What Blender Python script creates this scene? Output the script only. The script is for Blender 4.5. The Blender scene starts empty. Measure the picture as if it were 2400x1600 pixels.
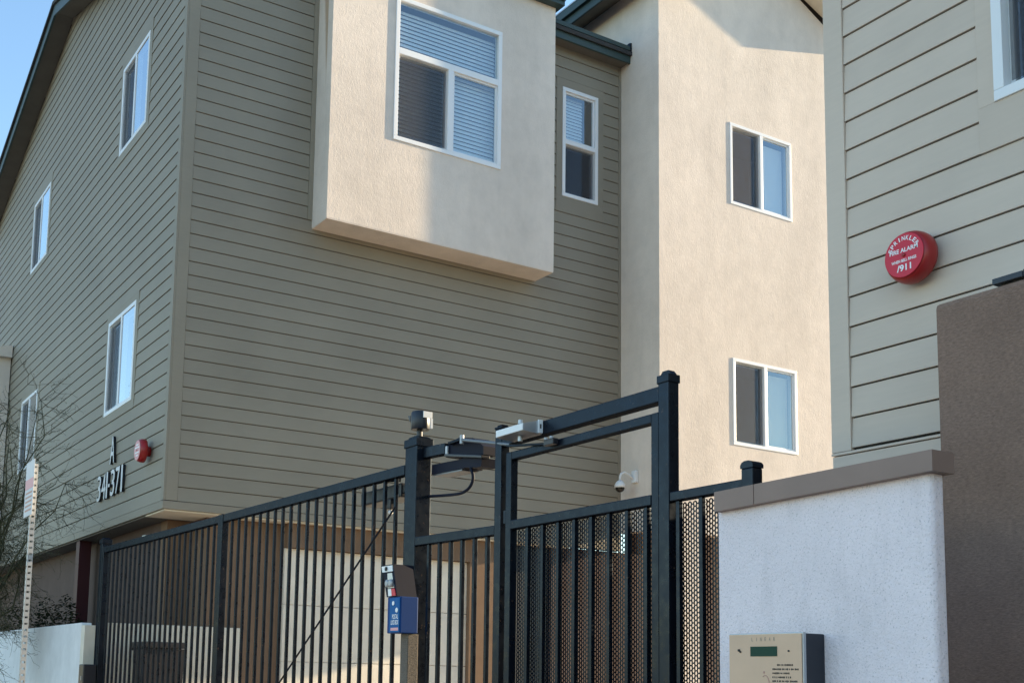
import bpy, bmesh, math, random
from mathutils import Vector, Matrix

sc = bpy.context.scene
col = sc.collection
R = math.radians
random.seed(7)

# ------------------------------------------------------------------ camera, sky, sun, exposure
EYE = 1.6                                     # camera height; the ground is z = 0
cam = bpy.data.cameras.new('camera')
cam.sensor_fit = 'HORIZONTAL'; cam.sensor_width = 36.0
cam.lens = 2720.56 / 2400 * 36.0
cam.shift_x = 199.41 / 2400; cam.shift_y = 451.54 / 2400     # the picture is the upper right of a larger frame
cam.clip_start = 0.05; cam.clip_end = 3000
camo = bpy.data.objects.new('camera', cam); col.objects.link(camo); sc.camera = camo
_yaw, _pit, _rol = 0.53253124, 0.12176717, 0.02170052
_f = Vector((math.sin(_yaw)*math.cos(_pit), math.cos(_yaw)*math.cos(_pit), math.sin(_pit)))
_r = Vector((math.cos(_yaw), -math.sin(_yaw), 0)); _u = _r.cross(_f)
_r2 = _r*math.cos(_rol) + _u*math.sin(_rol); _u2 = _u*math.cos(_rol) - _r*math.sin(_rol)
camo.matrix_world = Matrix(((_r2.x, _u2.x, -_f.x, 0), (_r2.y, _u2.y, -_f.y, 0), (_r2.z, _u2.z, -_f.z, EYE), (0, 0, 0, 1)))

SUN = Vector((1.0, -0.113, 0.2395)).normalized()             # towards the sun
world = bpy.data.worlds.new('World'); sc.world = world; world.use_nodes = True
wn = world.node_tree.nodes; bg = wn['Background']
sky = wn.new('ShaderNodeTexSky'); sky.sky_type = 'NISHITA'; sky.sun_disc = False
sky.sun_elevation = math.asin(SUN.z); sky.sun_rotation = math.atan2(SUN.x, SUN.y)
sky.air_density = 1.2; sky.dust_density = 0.0; sky.ozone_density = 2.6
world.node_tree.links.new(sky.outputs[0], bg.inputs[0]); bg.inputs[1].default_value = 0.10

sl = bpy.data.lights.new('sun', 'SUN'); sl.energy = 4.1; sl.angle = R(0.53); sl.color = (1.0, 0.785, 0.51)
so = bpy.data.objects.new('sun', sl); col.objects.link(so); so.location = (30, -5, 20)
so.rotation_euler = (-SUN).to_track_quat('-Z', 'Y').to_euler()

sc.view_settings.view_transform = 'Standard'; sc.view_settings.look = 'None'
sc.view_settings.exposure = 2.0; sc.view_settings.gamma = 1.0
sc.view_settings.use_curve_mapping = False
sc.render.engine = 'CYCLES'
sc.cycles.use_denoising = True
sc.cycles.max_bounces = 8; sc.cycles.diffuse_bounces = 5; sc.cycles.transparent_max_bounces = 24
sc.cycles.sample_clamp_indirect = 6.0

# ------------------------------------------------------------------ materials
MATS = {}
def mat(name, base, rough=0.7, spec=0.4, metal=0.0, build=None, ior=None):
    m = bpy.data.materials.new(name); m.use_nodes = True
    nt = m.node_tree; b = nt.nodes['Principled BSDF']
    b.inputs['Base Color'].default_value = (*base, 1); b.inputs['Roughness'].default_value = rough
    b.inputs['Specular IOR Level'].default_value = spec; b.inputs['Metallic'].default_value = metal
    if ior: b.inputs['IOR'].default_value = ior
    if build: build(nt, b, base)
    MATS[name] = m
    return m

def N(nt, t, **kw):
    n = nt.nodes.new(t)
    for k, v in kw.items():
        if k.startswith('i_'): n.inputs[k[2:].replace('_', ' ')].default_value = v
        else: setattr(n, k, v)
    return n

def pos(nt, scale=(1, 1, 1)):
    g = nt.nodes.new('ShaderNodeNewGeometry'); mp = nt.nodes.new('ShaderNodeMapping')
    mp.inputs['Scale'].default_value = scale
    nt.links.new(g.outputs['Position'], mp.inputs['Vector'])
    return mp.outputs[0]

def noise(nt, vec, scale, detail=4, rough=0.55, dist=0.0):
    n = nt.nodes.new('ShaderNodeTexNoise')
    n.inputs['Scale'].default_value = scale; n.inputs['Detail'].default_value = detail
    n.inputs['Roughness'].default_value = rough; n.inputs['Distortion'].default_value = dist
    nt.links.new(vec, n.inputs['Vector'])
    return n.outputs['Fac']

def ramp(nt, fac, stops):
    r = nt.nodes.new('ShaderNodeValToRGB'); nt.links.new(fac, r.inputs['Fac'])
    e = r.color_ramp.elements
    while len(e) < len(stops): e.new(0.5)
    for k, (p, c) in enumerate(stops):
        e[k].position = p; e[k].color = (c, c, c, 1) if not isinstance(c, tuple) else (*c, 1)
    return r.outputs['Color']

def mul(nt, a, b, fac=1.0):
    m = nt.nodes.new('ShaderNodeMix'); m.data_type = 'RGBA'; m.blend_type = 'MULTIPLY'
    m.inputs[0].default_value = fac
    for s, v in ((6, a), (7, b)):
        if isinstance(v, tuple): m.inputs[s].default_value = (*v, 1)
        else: nt.links.new(v, m.inputs[s])
    return m.outputs[2]

def bump(nt, b, h, dist, strength=1.0, prev=None):
    n = nt.nodes.new('ShaderNodeBump'); n.inputs['Strength'].default_value = strength; n.inputs['Distance'].default_value = dist
    nt.links.new(h, n.inputs['Height'])
    if prev: nt.links.new(prev, n.inputs['Normal'])
    nt.links.new(n.outputs[0], b.inputs['Normal'])
    return n.outputs[0]

def painted_board(nt, b, base):
    v = pos(nt); v2 = pos(nt, (1, 1, 9))
    a = ramp(nt, noise(nt, v, 1.3, 3), [(0.3, 0.93), (0.7, 1.05)])
    c = ramp(nt, noise(nt, v2, 6, 4), [(0.35, 0.98), (0.65, 1.015)])
    oi = nt.nodes.new('ShaderNodeObjectInfo')
    r = ramp(nt, oi.outputs['Random'], [(0.0, 0.965), (1.0, 1.03)])
    nt.links.new(mul(nt, mul(nt, mul(nt, base, a), c), r), b.inputs['Base Color'])
    bump(nt, b, noise(nt, v2, 30, 4), 0.0008, 0.35)

def lace_stucco(nt, b, base):                    # hand-trowelled wall: long wavy vertical strokes
    v = pos(nt, (1, 1, 0.55)); v1 = pos(nt)
    big = noise(nt, v, 20, 3, 0.5, 0.5); mid = noise(nt, v, 62, 4, 0.6, 0.9); fine = noise(nt, v1, 210, 3, 0.6)
    stain = ramp(nt, noise(nt, pos(nt, (1, 1, 0.4)), 1.1, 5, 0.6), [(0.3, 0.87), (0.62, 1.04)])
    smud = ramp(nt, noise(nt, v1, 6, 5, 0.65), [(0.30, 0.94), (0.6, 1.02)])
    runs = ramp(nt, noise(nt, pos(nt, (1, 1, 0.07)), 7, 4, 0.6), [(0.28, 0.955), (0.42, 1.0)])
    nt.links.new(mul(nt, mul(nt, mul(nt, base, stain), smud), runs), b.inputs['Base Color'])
    n1 = bump(nt, b, big, 0.0020, 0.6); n2 = bump(nt, b, mid, 0.0026, 0.9, n1); bump(nt, b, fine, 0.0014, 0.8, n2)

def dash_stucco(nt, b, base):                    # rough sprayed coat with little pits
    v = pos(nt)
    p = noise(nt, v, 120, 4, 0.6); q = noise(nt, v, 38, 3, 0.6)
    pits = ramp(nt, noise(nt, v, 190, 2, 0.5, 0.5), [(0.31, 0.70), (0.41, 1.0)])
    wash = mul(nt, ramp(nt, noise(nt, v, 3.2, 5, 0.6), [(0.3, 0.91), (0.7, 1.03)]), ramp(nt, noise(nt, pos(nt, (1, 1, 0.25)), 11, 5, 0.65), [(0.32, 0.9), (0.5, 1.0)]))
    nt.links.new(mul(nt, mul(nt, base, pits), wash), b.inputs['Base Color'])
    n1 = bump(nt, b, q, 0.005, 0.8); bump(nt, b, p, 0.0045, 1.0, n1)

def brushed_stucco(nt, b, base):                 # coarse float finish, horizontal drag
    v = pos(nt, (1, 1, 2.6)); v1 = pos(nt)
    p = noise(nt, v, 60, 5, 0.65, 0.5); q = noise(nt, v1, 9, 3)
    cc = ramp(nt, p, [(0.3, 0.72), (0.7, 1.18)]); w = ramp(nt, noise(nt, v1, 2.4, 5, 0.6), [(0.3, 0.82), (0.7, 1.1)])
    nt.links.new(mul(nt, mul(nt, base, cc), w), b.inputs['Base Color'])
    n1 = bump(nt, b, q, 0.006, 0.4); bump(nt, b, p, 0.004, 0.8, n1)

def flat_paint(nt, b, base):
    v = pos(nt)
    a = ramp(nt, noise(nt, v, 4, 5, 0.6), [(0.3, 0.9), (0.7, 1.06)])
    nt.links.new(mul(nt, base, a), b.inputs['Base Color'])
    bump(nt, b, noise(nt, v, 90, 3), 0.0006, 0.35)

def metal_paint(nt, b, base):
    v = pos(nt)
    a = ramp(nt, noise(nt, v, 7, 5, 0.65), [(0.3, 0.75), (0.7, 1.25)])
    nt.links.new(mul(nt, base, a), b.inputs['Base Color'])
    rr = ramp(nt, noise(nt, v, 22, 4, 0.6), [(0.3, 0.26), (0.7, 0.44)])
    nt.links.new(rr, b.inputs['Roughness'])
    bump(nt, b, noise(nt, v, 55, 3), 0.0008, 0.25)

def wedge_side(nt, b, base):                   # base colour multiplied to a darker tan in a wedge widening upwards
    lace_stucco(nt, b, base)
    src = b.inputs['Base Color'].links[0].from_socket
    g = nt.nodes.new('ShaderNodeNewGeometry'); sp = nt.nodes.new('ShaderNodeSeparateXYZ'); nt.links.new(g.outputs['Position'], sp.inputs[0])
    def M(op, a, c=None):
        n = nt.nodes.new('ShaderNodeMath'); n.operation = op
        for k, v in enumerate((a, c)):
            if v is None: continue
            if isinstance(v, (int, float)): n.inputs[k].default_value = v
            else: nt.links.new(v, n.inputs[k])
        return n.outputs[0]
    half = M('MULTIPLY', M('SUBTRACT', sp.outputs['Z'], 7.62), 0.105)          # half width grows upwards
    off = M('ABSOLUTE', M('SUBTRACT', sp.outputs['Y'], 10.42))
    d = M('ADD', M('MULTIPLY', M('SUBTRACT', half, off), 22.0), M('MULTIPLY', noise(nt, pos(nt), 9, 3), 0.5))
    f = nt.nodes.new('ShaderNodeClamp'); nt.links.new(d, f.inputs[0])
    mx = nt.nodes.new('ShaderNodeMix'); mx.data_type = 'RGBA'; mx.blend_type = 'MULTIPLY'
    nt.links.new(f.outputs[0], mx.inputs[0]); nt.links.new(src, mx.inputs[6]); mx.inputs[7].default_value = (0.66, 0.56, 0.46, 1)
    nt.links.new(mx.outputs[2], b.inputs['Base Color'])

TAUPE = (0.277, 0.245, 0.190); PALE = (0.60, 0.495, 0.405)
mat('taupe_siding', TAUPE, 0.62, 0.35, build=painted_board)
mat('pale_siding', PALE, 0.6, 0.35, build=painted_board)
mat('cream_stucco', (0.75, 0.66, 0.58), 0.9, 0.1, build=lace_stucco)
mat('wedge_stucco', (0.75, 0.66, 0.58), 0.9, 0.1, build=wedge_side)
mat('white_stucco', (0.90, 0.785, 0.80), 0.9, 0.1, build=dash_stucco)
mat('brown_stucco', (0.265, 0.175, 0.136), 0.92, 0.1, build=brushed_stucco)
mat('tan_stucco', (0.205, 0.135, 0.090), 0.9, 0.1, build=flat_paint)
mat('cream_paint', (0.72, 0.66, 0.55), 0.8, 0.2, build=flat_paint)
mat('white_paint', (0.72, 0.72, 0.72), 0.75, 0.25, build=flat_paint)
mat('grey_stucco', (0.5, 0.5, 0.5), 0.9, 0.1, build=dash_stucco)
mat('cap_paint', (0.268, 0.178, 0.144), 0.5, 0.4, build=flat_paint)
mat('white_vinyl', (0.78, 0.79, 0.80), 0.38, 0.5)
mat('blind_white', (0.84, 0.85, 0.86), 0.55, 0.3)
mat('room_dark', (0.10, 0.10, 0.105), 0.9, 0.1)
mat('green_fascia', (0.035, 0.062, 0.062), 0.5, 0.4, build=flat_paint)
mat('roof_shingle', (0.06, 0.06, 0.062), 0.9, 0.2, build=brushed_stucco)
mat('drip_metal', (0.55, 0.57, 0.6), 0.4, 0.5, 0.3)
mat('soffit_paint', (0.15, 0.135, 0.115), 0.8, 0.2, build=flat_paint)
mat('black_plastic', (0.015, 0.015, 0.02), 0.4, 0.5)
mat('grey_metal', (0.42, 0.44, 0.47), 0.35, 0.5, 0.6)
mat('galvanised', (0.40, 0.41, 0.42), 0.5, 0.5, 0.4, build=flat_paint)
mat('red_paint', (0.33, 0.012, 0.012), 0.35, 0.5, build=flat_paint)
mat('red_label', (0.60, 0.018, 0.045), 0.45, 0.4)
mat('faded_label', (0.72, 0.35, 0.36), 0.5, 0.4)
mat('white_print', (0.85, 0.85, 0.85), 0.5, 0.3)
mat('dark_print', (0.03, 0.03, 0.03), 0.6, 0.3)
mat('faint_print', (0.26, 0.23, 0.20), 0.5, 0.3)
mat('pink_print', (0.50, 0.27, 0.22), 0.5, 0.3)
mat('brass_plate', (0.66, 0.44, 0.30), 0.5, 0.3, 0.0, build=flat_paint)
mat('navy_case', (0.010, 0.014, 0.024), 0.4, 0.5)
mat('lcd_green', (0.010, 0.05, 0.032), 0.5, 0.2)
mat('navy_blue', (0.002, 0.040, 0.17), 0.55, 0.15)
mat('sign_blue', (0.002, 0.10, 0.30), 0.55, 0.15)
mat('maroon_paint', (0.06, 0.014, 0.018), 0.6, 0.3)
mat('letter_silver', (0.58, 0.58, 0.60), 0.4, 0.5)
mat('door_cream', (0.80, 0.72, 0.60), 0.6, 0.3, build=flat_paint)
mat('gunmetal', (0.16, 0.17, 0.185), 0.4, 0.5, 0.5)
mat('matt_navy', (0.010, 0.012, 0.024), 0.65, 0.15)
mat('weathered', (0.16, 0.135, 0.11), 0.8, 0.2, build=brushed_stucco)
mat('mauve_brown', (0.135, 0.098, 0.083), 0.9, 0.1, build=flat_paint)
mat('felt_black', (0.045, 0.042, 0.038), 0.95, 0.05)
mat('pale_shade', (0.72, 0.70, 0.66), 0.8, 0.1)
mat('grey_curtain', (0.60, 0.53, 0.40), 0.85, 0.1)
mat('letter_dark', (0.012, 0.014, 0.018), 0.5, 0.4)
mat('smoked_dome', (0.006, 0.005, 0.004), 0.08, 0.6)
mat('bark', (0.085, 0.085, 0.05), 0.9, 0.1, build=flat_paint)
mat('twig', (0.10, 0.095, 0.062), 0.85, 0.1)
mat('leaf_dark', (0.016, 0.024, 0.010), 0.7, 0.2)
mat('leaf_olive', (0.07, 0.085, 0.025), 0.7, 0.2)
mat('concrete', (0.50, 0.445, 0.37), 0.9, 0.2, build=dash_stucco)
mat('asphalt', (0.055, 0.055, 0.055), 0.9, 0.2, build=dash_stucco)
mat('dirt', (0.2, 0.165, 0.125), 0.95, 0.1, build=flat_paint)

def glass_mat():
    m = bpy.data.materials.new('window_glass'); m.use_nodes = True; nt = m.node_tree
    for n in list(nt.nodes): nt.nodes.remove(n)
    out = nt.nodes.new('ShaderNodeOutputMaterial'); mix = nt.nodes.new('ShaderNodeMixShader')
    tr = nt.nodes.new('ShaderNodeBsdfTransparent'); tr.inputs[0].default_value = (0.88, 0.92, 0.93, 1)
    gl = nt.nodes.new('ShaderNodeBsdfGlossy'); gl.inputs['Roughness'].default_value = 0.01; gl.inputs[0].default_value = (0.9, 0.95, 1, 1)
    fr = nt.nodes.new('ShaderNodeFresnel'); fr.inputs['IOR'].default_value = 1.52
    ge = nt.nodes.new('ShaderNodeNewGeometry'); mt = nt.nodes.new('ShaderNodeMath'); mt.operation = 'SUBTRACT'; mt.inputs[0].default_value = 1.0
    m2 = nt.nodes.new('ShaderNodeMath'); m2.operation = 'MULTIPLY'                # only the outer face of a pane mirrors
    nt.links.new(ge.outputs['Backfacing'], mt.inputs[1]); nt.links.new(mt.outputs[0], m2.inputs[0]); 
    om = nt.nodes.new('ShaderNodeMath'); om.operation = 'SUBTRACT'; om.inputs[0].default_value = 1.0       # sealed double pane: four surfaces
    pw = nt.nodes.new('ShaderNodeMath'); pw.operation = 'POWER'; pw.inputs[1].default_value = 4.0
    on = nt.nodes.new('ShaderNodeMath'); on.operation = 'SUBTRACT'; on.inputs[0].default_value = 1.0
    nt.links.new(fr.outputs[0], om.inputs[1]); nt.links.new(om.outputs[0], pw.inputs[0]); nt.links.new(pw.outputs[0], on.inputs[1])
    nt.links.new(on.outputs[0], m2.inputs[1])
    nt.links.new(m2.outputs[0], mix.inputs[0]); nt.links.new(tr.outputs[0], mix.inputs[1]); nt.links.new(gl.outputs[0], mix.inputs[2])
    nt.links.new(mix.outputs[0], out.inputs[0]); MATS['window_glass'] = m
def screen_mat():
    m = bpy.data.materials.new('insect_screen'); m.use_nodes = True; nt = m.node_tree
    b = nt.nodes['Principled BSDF']; b.inputs['Base Color'].default_value = (0.035, 0.036, 0.045, 1); b.inputs['Roughness'].default_value = 0.8
    out = nt.nodes['Material Output']; mix = nt.nodes.new('ShaderNodeMixShader'); tr = nt.nodes.new('ShaderNodeBsdfTransparent')
    mix.inputs[0].default_value = 0.42
    nt.links.new(tr.outputs[0], mix.inputs[1]); nt.links.new(b.outputs[0], mix.inputs[2]); nt.links.new(mix.outputs[0], out.inputs[0])
    MATS['insect_screen'] = m
def satin_black():
    m = bpy.data.materials.new('black_metal'); m.use_nodes = True; nt = m.node_tree
    for n in list(nt.nodes): nt.nodes.remove(n)
    out = nt.nodes.new('ShaderNodeOutputMaterial'); mix = nt.nodes.new('ShaderNodeMixShader'); mix.inputs[0].default_value = 0.034
    d = nt.nodes.new('ShaderNodeBsdfDiffuse'); g = nt.nodes.new('ShaderNodeBsdfGlossy'); g.inputs[0].default_value = (0.72, 0.84, 1.0, 1)
    v = pos(nt); c = mul(nt, (0.0035, 0.0055, 0.010), ramp(nt, noise(nt, v, 7, 5, 0.65), [(0.3, 0.7), (0.7, 1.35)]))
    rust = ramp(nt, noise(nt, v, 48, 4, 0.6), [(0.66, 0.0), (0.71, 1.0)]); mr = nt.nodes.new('ShaderNodeMix'); mr.data_type = 'RGBA'
    nt.links.new(rust, mr.inputs[0]); nt.links.new(c, mr.inputs[6]); mr.inputs[7].default_value = (0.07, 0.045, 0.032, 1); c = mr.outputs[2]
    nt.links.new(c, d.inputs[0]); nt.links.new(ramp(nt, noise(nt, v, 22, 4, 0.6), [(0.3, 0.22), (0.7, 0.42)]), g.inputs['Roughness'])
    bp = nt.nodes.new('ShaderNodeBump'); bp.inputs['Strength'].default_value = 0.25; bp.inputs['Distance'].default_value = 0.0008
    nt.links.new(noise(nt, v, 55, 3), bp.inputs['Height'])
    for q in (d, g): nt.links.new(bp.outputs[0], q.inputs['Normal'])
    nt.links.new(d.outputs[0], mix.inputs[1]); nt.links.new(g.outputs[0], mix.inputs[2]); nt.links.new(mix.outputs[0], out.inputs[0])
    MATS['black_metal'] = m
glass_mat(); screen_mat(); satin_black()

# ------------------------------------------------------------------ builders
WLOC = {}
def root(name, loc, label, cat, group=None):
    o = bpy.data.objects.new(name, None); col.objects.link(o); o.location = loc; WLOC[o.name] = Vector(loc)
    o.empty_display_size = 0.2
    o['label'] = label; o['category'] = cat
    if group: o['group'] = group
    return o

def tag(o, label, cat, group=None):
    o['label'] = label; o['category'] = cat
    if group: o['group'] = group
    return o

def link(name, me, m, parent, w):
    o = bpy.data.objects.new(name, me); col.objects.link(o); WLOC[o.name] = Vector(w)
    if m is not None and not me.materials: me.materials.append(MATS[m])
    if parent is not None:
        o.parent = parent; o.location = Vector(w) - WLOC[parent.name]
    else: o.location = w
    return o

class MB:
    """collects shapes in world coordinates and links them as one mesh object"""
    def __init__(s): s.bm = bmesh.new()
    def box(s, lo, hi, bev=0.0, mi=0):
        c = [(a+b)/2 for a, b in zip(lo, hi)]; d = [abs(b-a) for a, b in zip(lo, hi)]
        g = bmesh.ops.create_cube(s.bm, size=1.0, matrix=Matrix.Translation(c) @ Matrix.Diagonal((*d, 1)))
        fs = {f for v in g['verts'] for f in v.link_faces}
        for f in fs: f.material_index = mi
        if bev > 0:
            es = {e for v in g['verts'] for e in v.link_edges}
            bmesh.ops.bevel(s.bm, geom=list(es), offset=min(bev, 0.49*min(d)), segments=2, affect='EDGES', profile=0.6)
        return s
    def obox(s, M, d, bev=0.0, mi=0):              # oriented box: matrix M, full size d
        g = bmesh.ops.create_cube(s.bm, size=1.0, matrix=M @ Matrix.Diagonal((*d, 1)))
        for f in {f for v in g['verts'] for f in v.link_faces}: f.material_index = mi
        if bev > 0:
            es = {e for v in g['verts'] for e in v.link_edges}
            bmesh.ops.bevel(s.bm, geom=list(es), offset=bev, segments=2, affect='EDGES', profile=0.6)
        return s
    def bar(s, a, b, w, h, bev=0.0, mi=0):         # box beam from a to b, w across (horizontal), h tall
        a = Vector(a); b = Vector(b); d = b - a; L = d.length; x = d.normalized()
        up = Vector((0, 0, 1)) if abs(x.z) < 0.95 else Vector((1, 0, 0))
        y = up.cross(x).normalized(); z = x.cross(y); c = (a+b)/2
        M = Matrix(((x.x, y.x, z.x, c.x), (x.y, y.y, z.y, c.y), (x.z, y.z, z.z, c.z), (0, 0, 0, 1)))
        return s.obox(M, (L, w, h), bev, mi)
    def cyl(s, a, b, r, r2=None, seg=16, mi=0, caps=True):
        a = Vector(a); b = Vector(b); d = b - a; L = d.length
        q = d.to_track_quat('Z', 'Y').to_matrix().to_4x4()
        g = bmesh.ops.create_cone(s.bm, cap_ends=caps, segments=seg, radius1=r, radius2=r if r2 is None else r2, depth=L, matrix=Matrix.Translation((a+b)/2) @ q)
        for f in {f for v in g['verts'] for f in v.link_faces}: f.material_index = mi
        return s
    def sphere(s, c, r, scale=(1, 1, 1), seg=16, mi=0):
        g = bmesh.ops.create_uvsphere(s.bm, u_segments=seg, v_segments=seg//2, radius=r, matrix=Matrix.Translation(c) @ Matrix.Diagonal((*scale, 1)))
        for f in {f for v in g['verts'] for f in v.link_faces}: f.material_index = mi
        return s
    def tube(s, pts, r, seg=6, mi=0):
        pts = [Vector(p) for p in pts]; rings = []
        for i, p in enumerate(pts):
            d = (pts[min(i+1, len(pts)-1)] - pts[max(i-1, 0)]).normalized()
            y = d.orthogonal().normalized() if not rings else (y - d*y.dot(d)).normalized()
            z = d.cross(y); rr = r[i] if isinstance(r, (list, tuple)) else r
            rings.append([s.bm.verts.new(p + (y*math.cos(t) + z*math.sin(t))*rr) for t in [2*math.pi*k/seg for k in range(seg)]])
        for A, B in zip(rings, rings[1:]):
            for k in range(seg):
                f = s.bm.faces.new((A[k], A[(k+1) % seg], B[(k+1) % seg], B[k])); f.material_index = mi; f.smooth = True
        for ring, rev in ((rings[0], True), (rings[-1], False)):
            try: s.bm.faces.new(ring[::-1] if rev else ring).material_index = mi
            except ValueError: pass
        return s
    def prism(s, poly, axis, lo, hi, mi=0):        # polygon in the other two axes, extruded along axis
        def P(u, v, t):
            return {0: (t, u, v), 1: (u, t, v), 2: (u, v, t)}[axis]
        A = [s.bm.verts.new(P(u, v, lo)) for u, v in poly]; B = [s.bm.verts.new(P(u, v, hi)) for u, v in poly]
        n = len(poly); fs = [s.bm.faces.new(A), s.bm.faces.new(B[::-1])]
        for k in range(n): fs.append(s.bm.faces.new((A[k], B[k], B[(k+1) % n], A[(k+1) % n])))
        for f in fs: f.material_index = mi
        return s
    def lathe(s, prof, c, axis, seg=32, mi=0):     # prof: (r, t) along axis vector from c
        ax = Vector(axis).normalized(); y = ax.orthogonal().normalized(); z = ax.cross(y); c = Vector(c); rings = []
        for r, t in prof:
            rings.append([s.bm.verts.new(c + ax*t + (y*math.cos(a) + z*math.sin(a))*max(r, 1e-4)) for a in [2*math.pi*k/seg for k in range(seg)]])
        for A, B in zip(rings, rings[1:]):
            for k in range(seg):
                f = s.bm.faces.new((A[k], A[(k+1) % seg], B[(k+1) % seg], B[k])); f.smooth = True; f.material_index = mi
        s.bm.faces.new(rings[0][::-1]).material_index = mi; s.bm.faces.new(rings[-1]).material_index = mi
        return s
    def build(s, name, m, parent=None, smooth=False, at=None):
        bmesh.ops.recalc_face_normals(s.bm, faces=s.bm.faces[:])
        vs = s.bm.verts
        if at is None:
            lo = [min(v.co[k] for v in vs) for k in range(3)]; hi = [max(v.co[k] for v in vs) for k in range(3)]
            at = [(a+b)/2 for a, b in zip(lo, hi)]
            if parent is None: at[2] = lo[2]
        at = Vector(at)
        for v in vs: v.co -= at
        me = bpy.data.meshes.new(name); s.bm.to_mesh(me); s.bm.free()
        for k in (m if isinstance(m, (list, tuple)) else [m]): me.materials.append(MATS[k])
        if smooth:
            for p in me.polygons: p.use_smooth = True
        return link(name, me, None, parent, at)

def box(name, lo, hi, m, parent=None, bev=0.0):
    return MB().box(lo, hi, bev).build(name, m, parent)

def structure(o): o['kind'] = 'structure'; return o
def stuff(o): o['kind'] = 'stuff'; return o

def holed_wall(name, plane, at, back, us, vs, holes, m, parent, top=None):
    """flat wall with rectangular openings. plane 'X' (u=Y) or 'Y' (u=X); at = outer face, back = inner face"""
    bm = bmesh.new(); U = sorted(set(us + [h[k] for h in holes for k in (0, 1)])); V = sorted(set(vs + [h[k] for h in holes for k in (2, 3)]))
    P = (lambda u, v, t: (t, u, v)) if plane == 'X' else (lambda u, v, t: (u, t, v))
    cache = {}
    def vt(u, v, t):
        k = (round(u, 5), round(v, 5), t)
        if k not in cache: cache[k] = bm.verts.new(P(u, v, t))
        return cache[k]
    def solid(i, j):
        if i < 0 or j < 0 or i >= len(U)-1 or j >= len(V)-1: return False
        cu, cv = (U[i]+U[i+1])/2, (V[j]+V[j+1])/2
        return not any(h[0] < cu < h[1] and h[2] < cv < h[3] for h in holes)
    for i in range(len(U)-1):
        for j in range(len(V)-1):
            if not solid(i, j): continue
            a, b, c, d = (U[i], V[j]), (U[i+1], V[j]), (U[i+1], V[j+1]), (U[i], V[j+1])
            for t in (at, back): bm.faces.new([vt(*p, t) for p in (a, b, c, d)])
            for (p, q), (di, dj) in (((a, b), (0, -1)), ((b, c), (1, 0)), ((c, d), (0, 1)), ((d, a), (-1, 0))):
                if not solid(i+di, j+dj) and not (top and dj == 1 and j == len(V)-2):
                    bm.faces.new((vt(*p, at), vt(*q, at), vt(*q, back), vt(*p, back)))
    if top:                                       # gable point (u, v) above the last row
        ring = [(u, V[-1]) for u in U]
        for t in (at, back):
            bm.faces.new([vt(*p, t) for p in ring] + [vt(top[0], top[1], t)])
        for p in ((U[0], V[-1]), (U[-1], V[-1])):
            bm.faces.new((vt(*p, at), vt(*top, at), vt(*top, back), vt(*p, back)))
    b = MB(); b.bm.free(); b.bm = bm
    return b.build(name, m, parent)

def face_matrix(origin, normal):
    """columns right, up, normal of somebody looking straight at an upright surface"""
    n = Vector(normal).normalized(); up = Vector((0, 0, 1)); r = up.cross(n).normalized(); u = n.cross(r)
    return Matrix(((r.x, u.x, n.x, origin[0]), (r.y, u.y, n.y, origin[1]), (r.z, u.z, n.z, origin[2]), (0, 0, 0, 1)))

def text_mesh(s, extrude=0.0, bevel=0.0):
    cu = bpy.data.curves.new('lettering', 'FONT'); cu.body = s; cu.size = 1.0; cu.extrude = extrude
    cu.align_x = 'CENTER'; cu.align_y = 'CENTER'; cu.resolution_u = 4; cu.offset = bevel
    o = bpy.data.objects.new('lettering', cu); col.objects.link(o)
    dg = bpy.context.evaluated_depsgraph_get(); me = bpy.data.meshes.new_from_object(o.evaluated_get(dg))
    bpy.data.objects.remove(o); bpy.data.curves.remove(cu)
    return me

def lettering(name, s, M, w, h, m, parent, depth=0.0, bold=0.0, side=None, sx=None):
    """text fitted into w x h (h of capitals), lying on the plane of M (its z axis outwards)"""
    me = text_mesh(s, 0.5 if depth else 0.0, bold)
    vs = [v.co for v in me.vertices]
    x0, x1 = min(v.x for v in vs), max(v.x for v in vs); y0, y1 = min(v.y for v in vs), max(v.y for v in vs)
    for v in me.vertices:
        c = v.co
        v.co = M @ Vector(((c.x-(x0+x1)/2)/(x1-x0)*w, (c.y-(y0+y1)/2)/(y1-y0)*h, (c.z+0.5)*depth if depth else 0.0))
    me.materials.append(MATS[m])
    if side:
        me.materials.append(MATS[side]); n = M.to_3x3() @ Vector((0, 0, 1))
        for p in me.polygons:
            if abs(p.normal.dot(n)) < 0.7: p.material_index = 1
    cs = [v.co.copy() for v in me.vertices]; c = sum(cs, Vector())/len(cs)
    for v in me.vertices: v.co -= c
    return link(name, me, None, parent, c)

# ------------------------------------------------------------------ the setting
bm = bmesh.new(); bmesh.ops.create_grid(bm, x_segments=1, y_segments=1, size=900)
b = MB(); b.bm.free(); b.bm = bm
structure(b.build('ground', 'dirt', None, at=(0, 0, 0)))
def sheet(name, x0, x1, y0, y1, z, m):
    me = bpy.data.meshes.new(name); me.from_pydata([(x0, y0, 0), (x1, y0, 0), (x1, y1, 0), (x0, y1, 0)], [], [(0, 1, 2, 3)])
    return structure(link(name, me, m, None, (0, 0, z)))
sheet('road', -12.0, -2.6, -200, 200, 0.004, 'asphalt')
sheet('driveway', 2.9, 40.0, 3.7, 10.9, 0.008, 'concrete')
structure(box('pavement', (-2.4, -200, 0), (2.6, 200, 0.12), 'concrete'))
structure(box('kerb', (-2.6, -200, 0), (-2.402, 200, 0.125), 'concrete', bev=0.02))
sheet('apron', 2.602, 4.6, 2.0, 3.69, 0.012, 'concrete')

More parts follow.
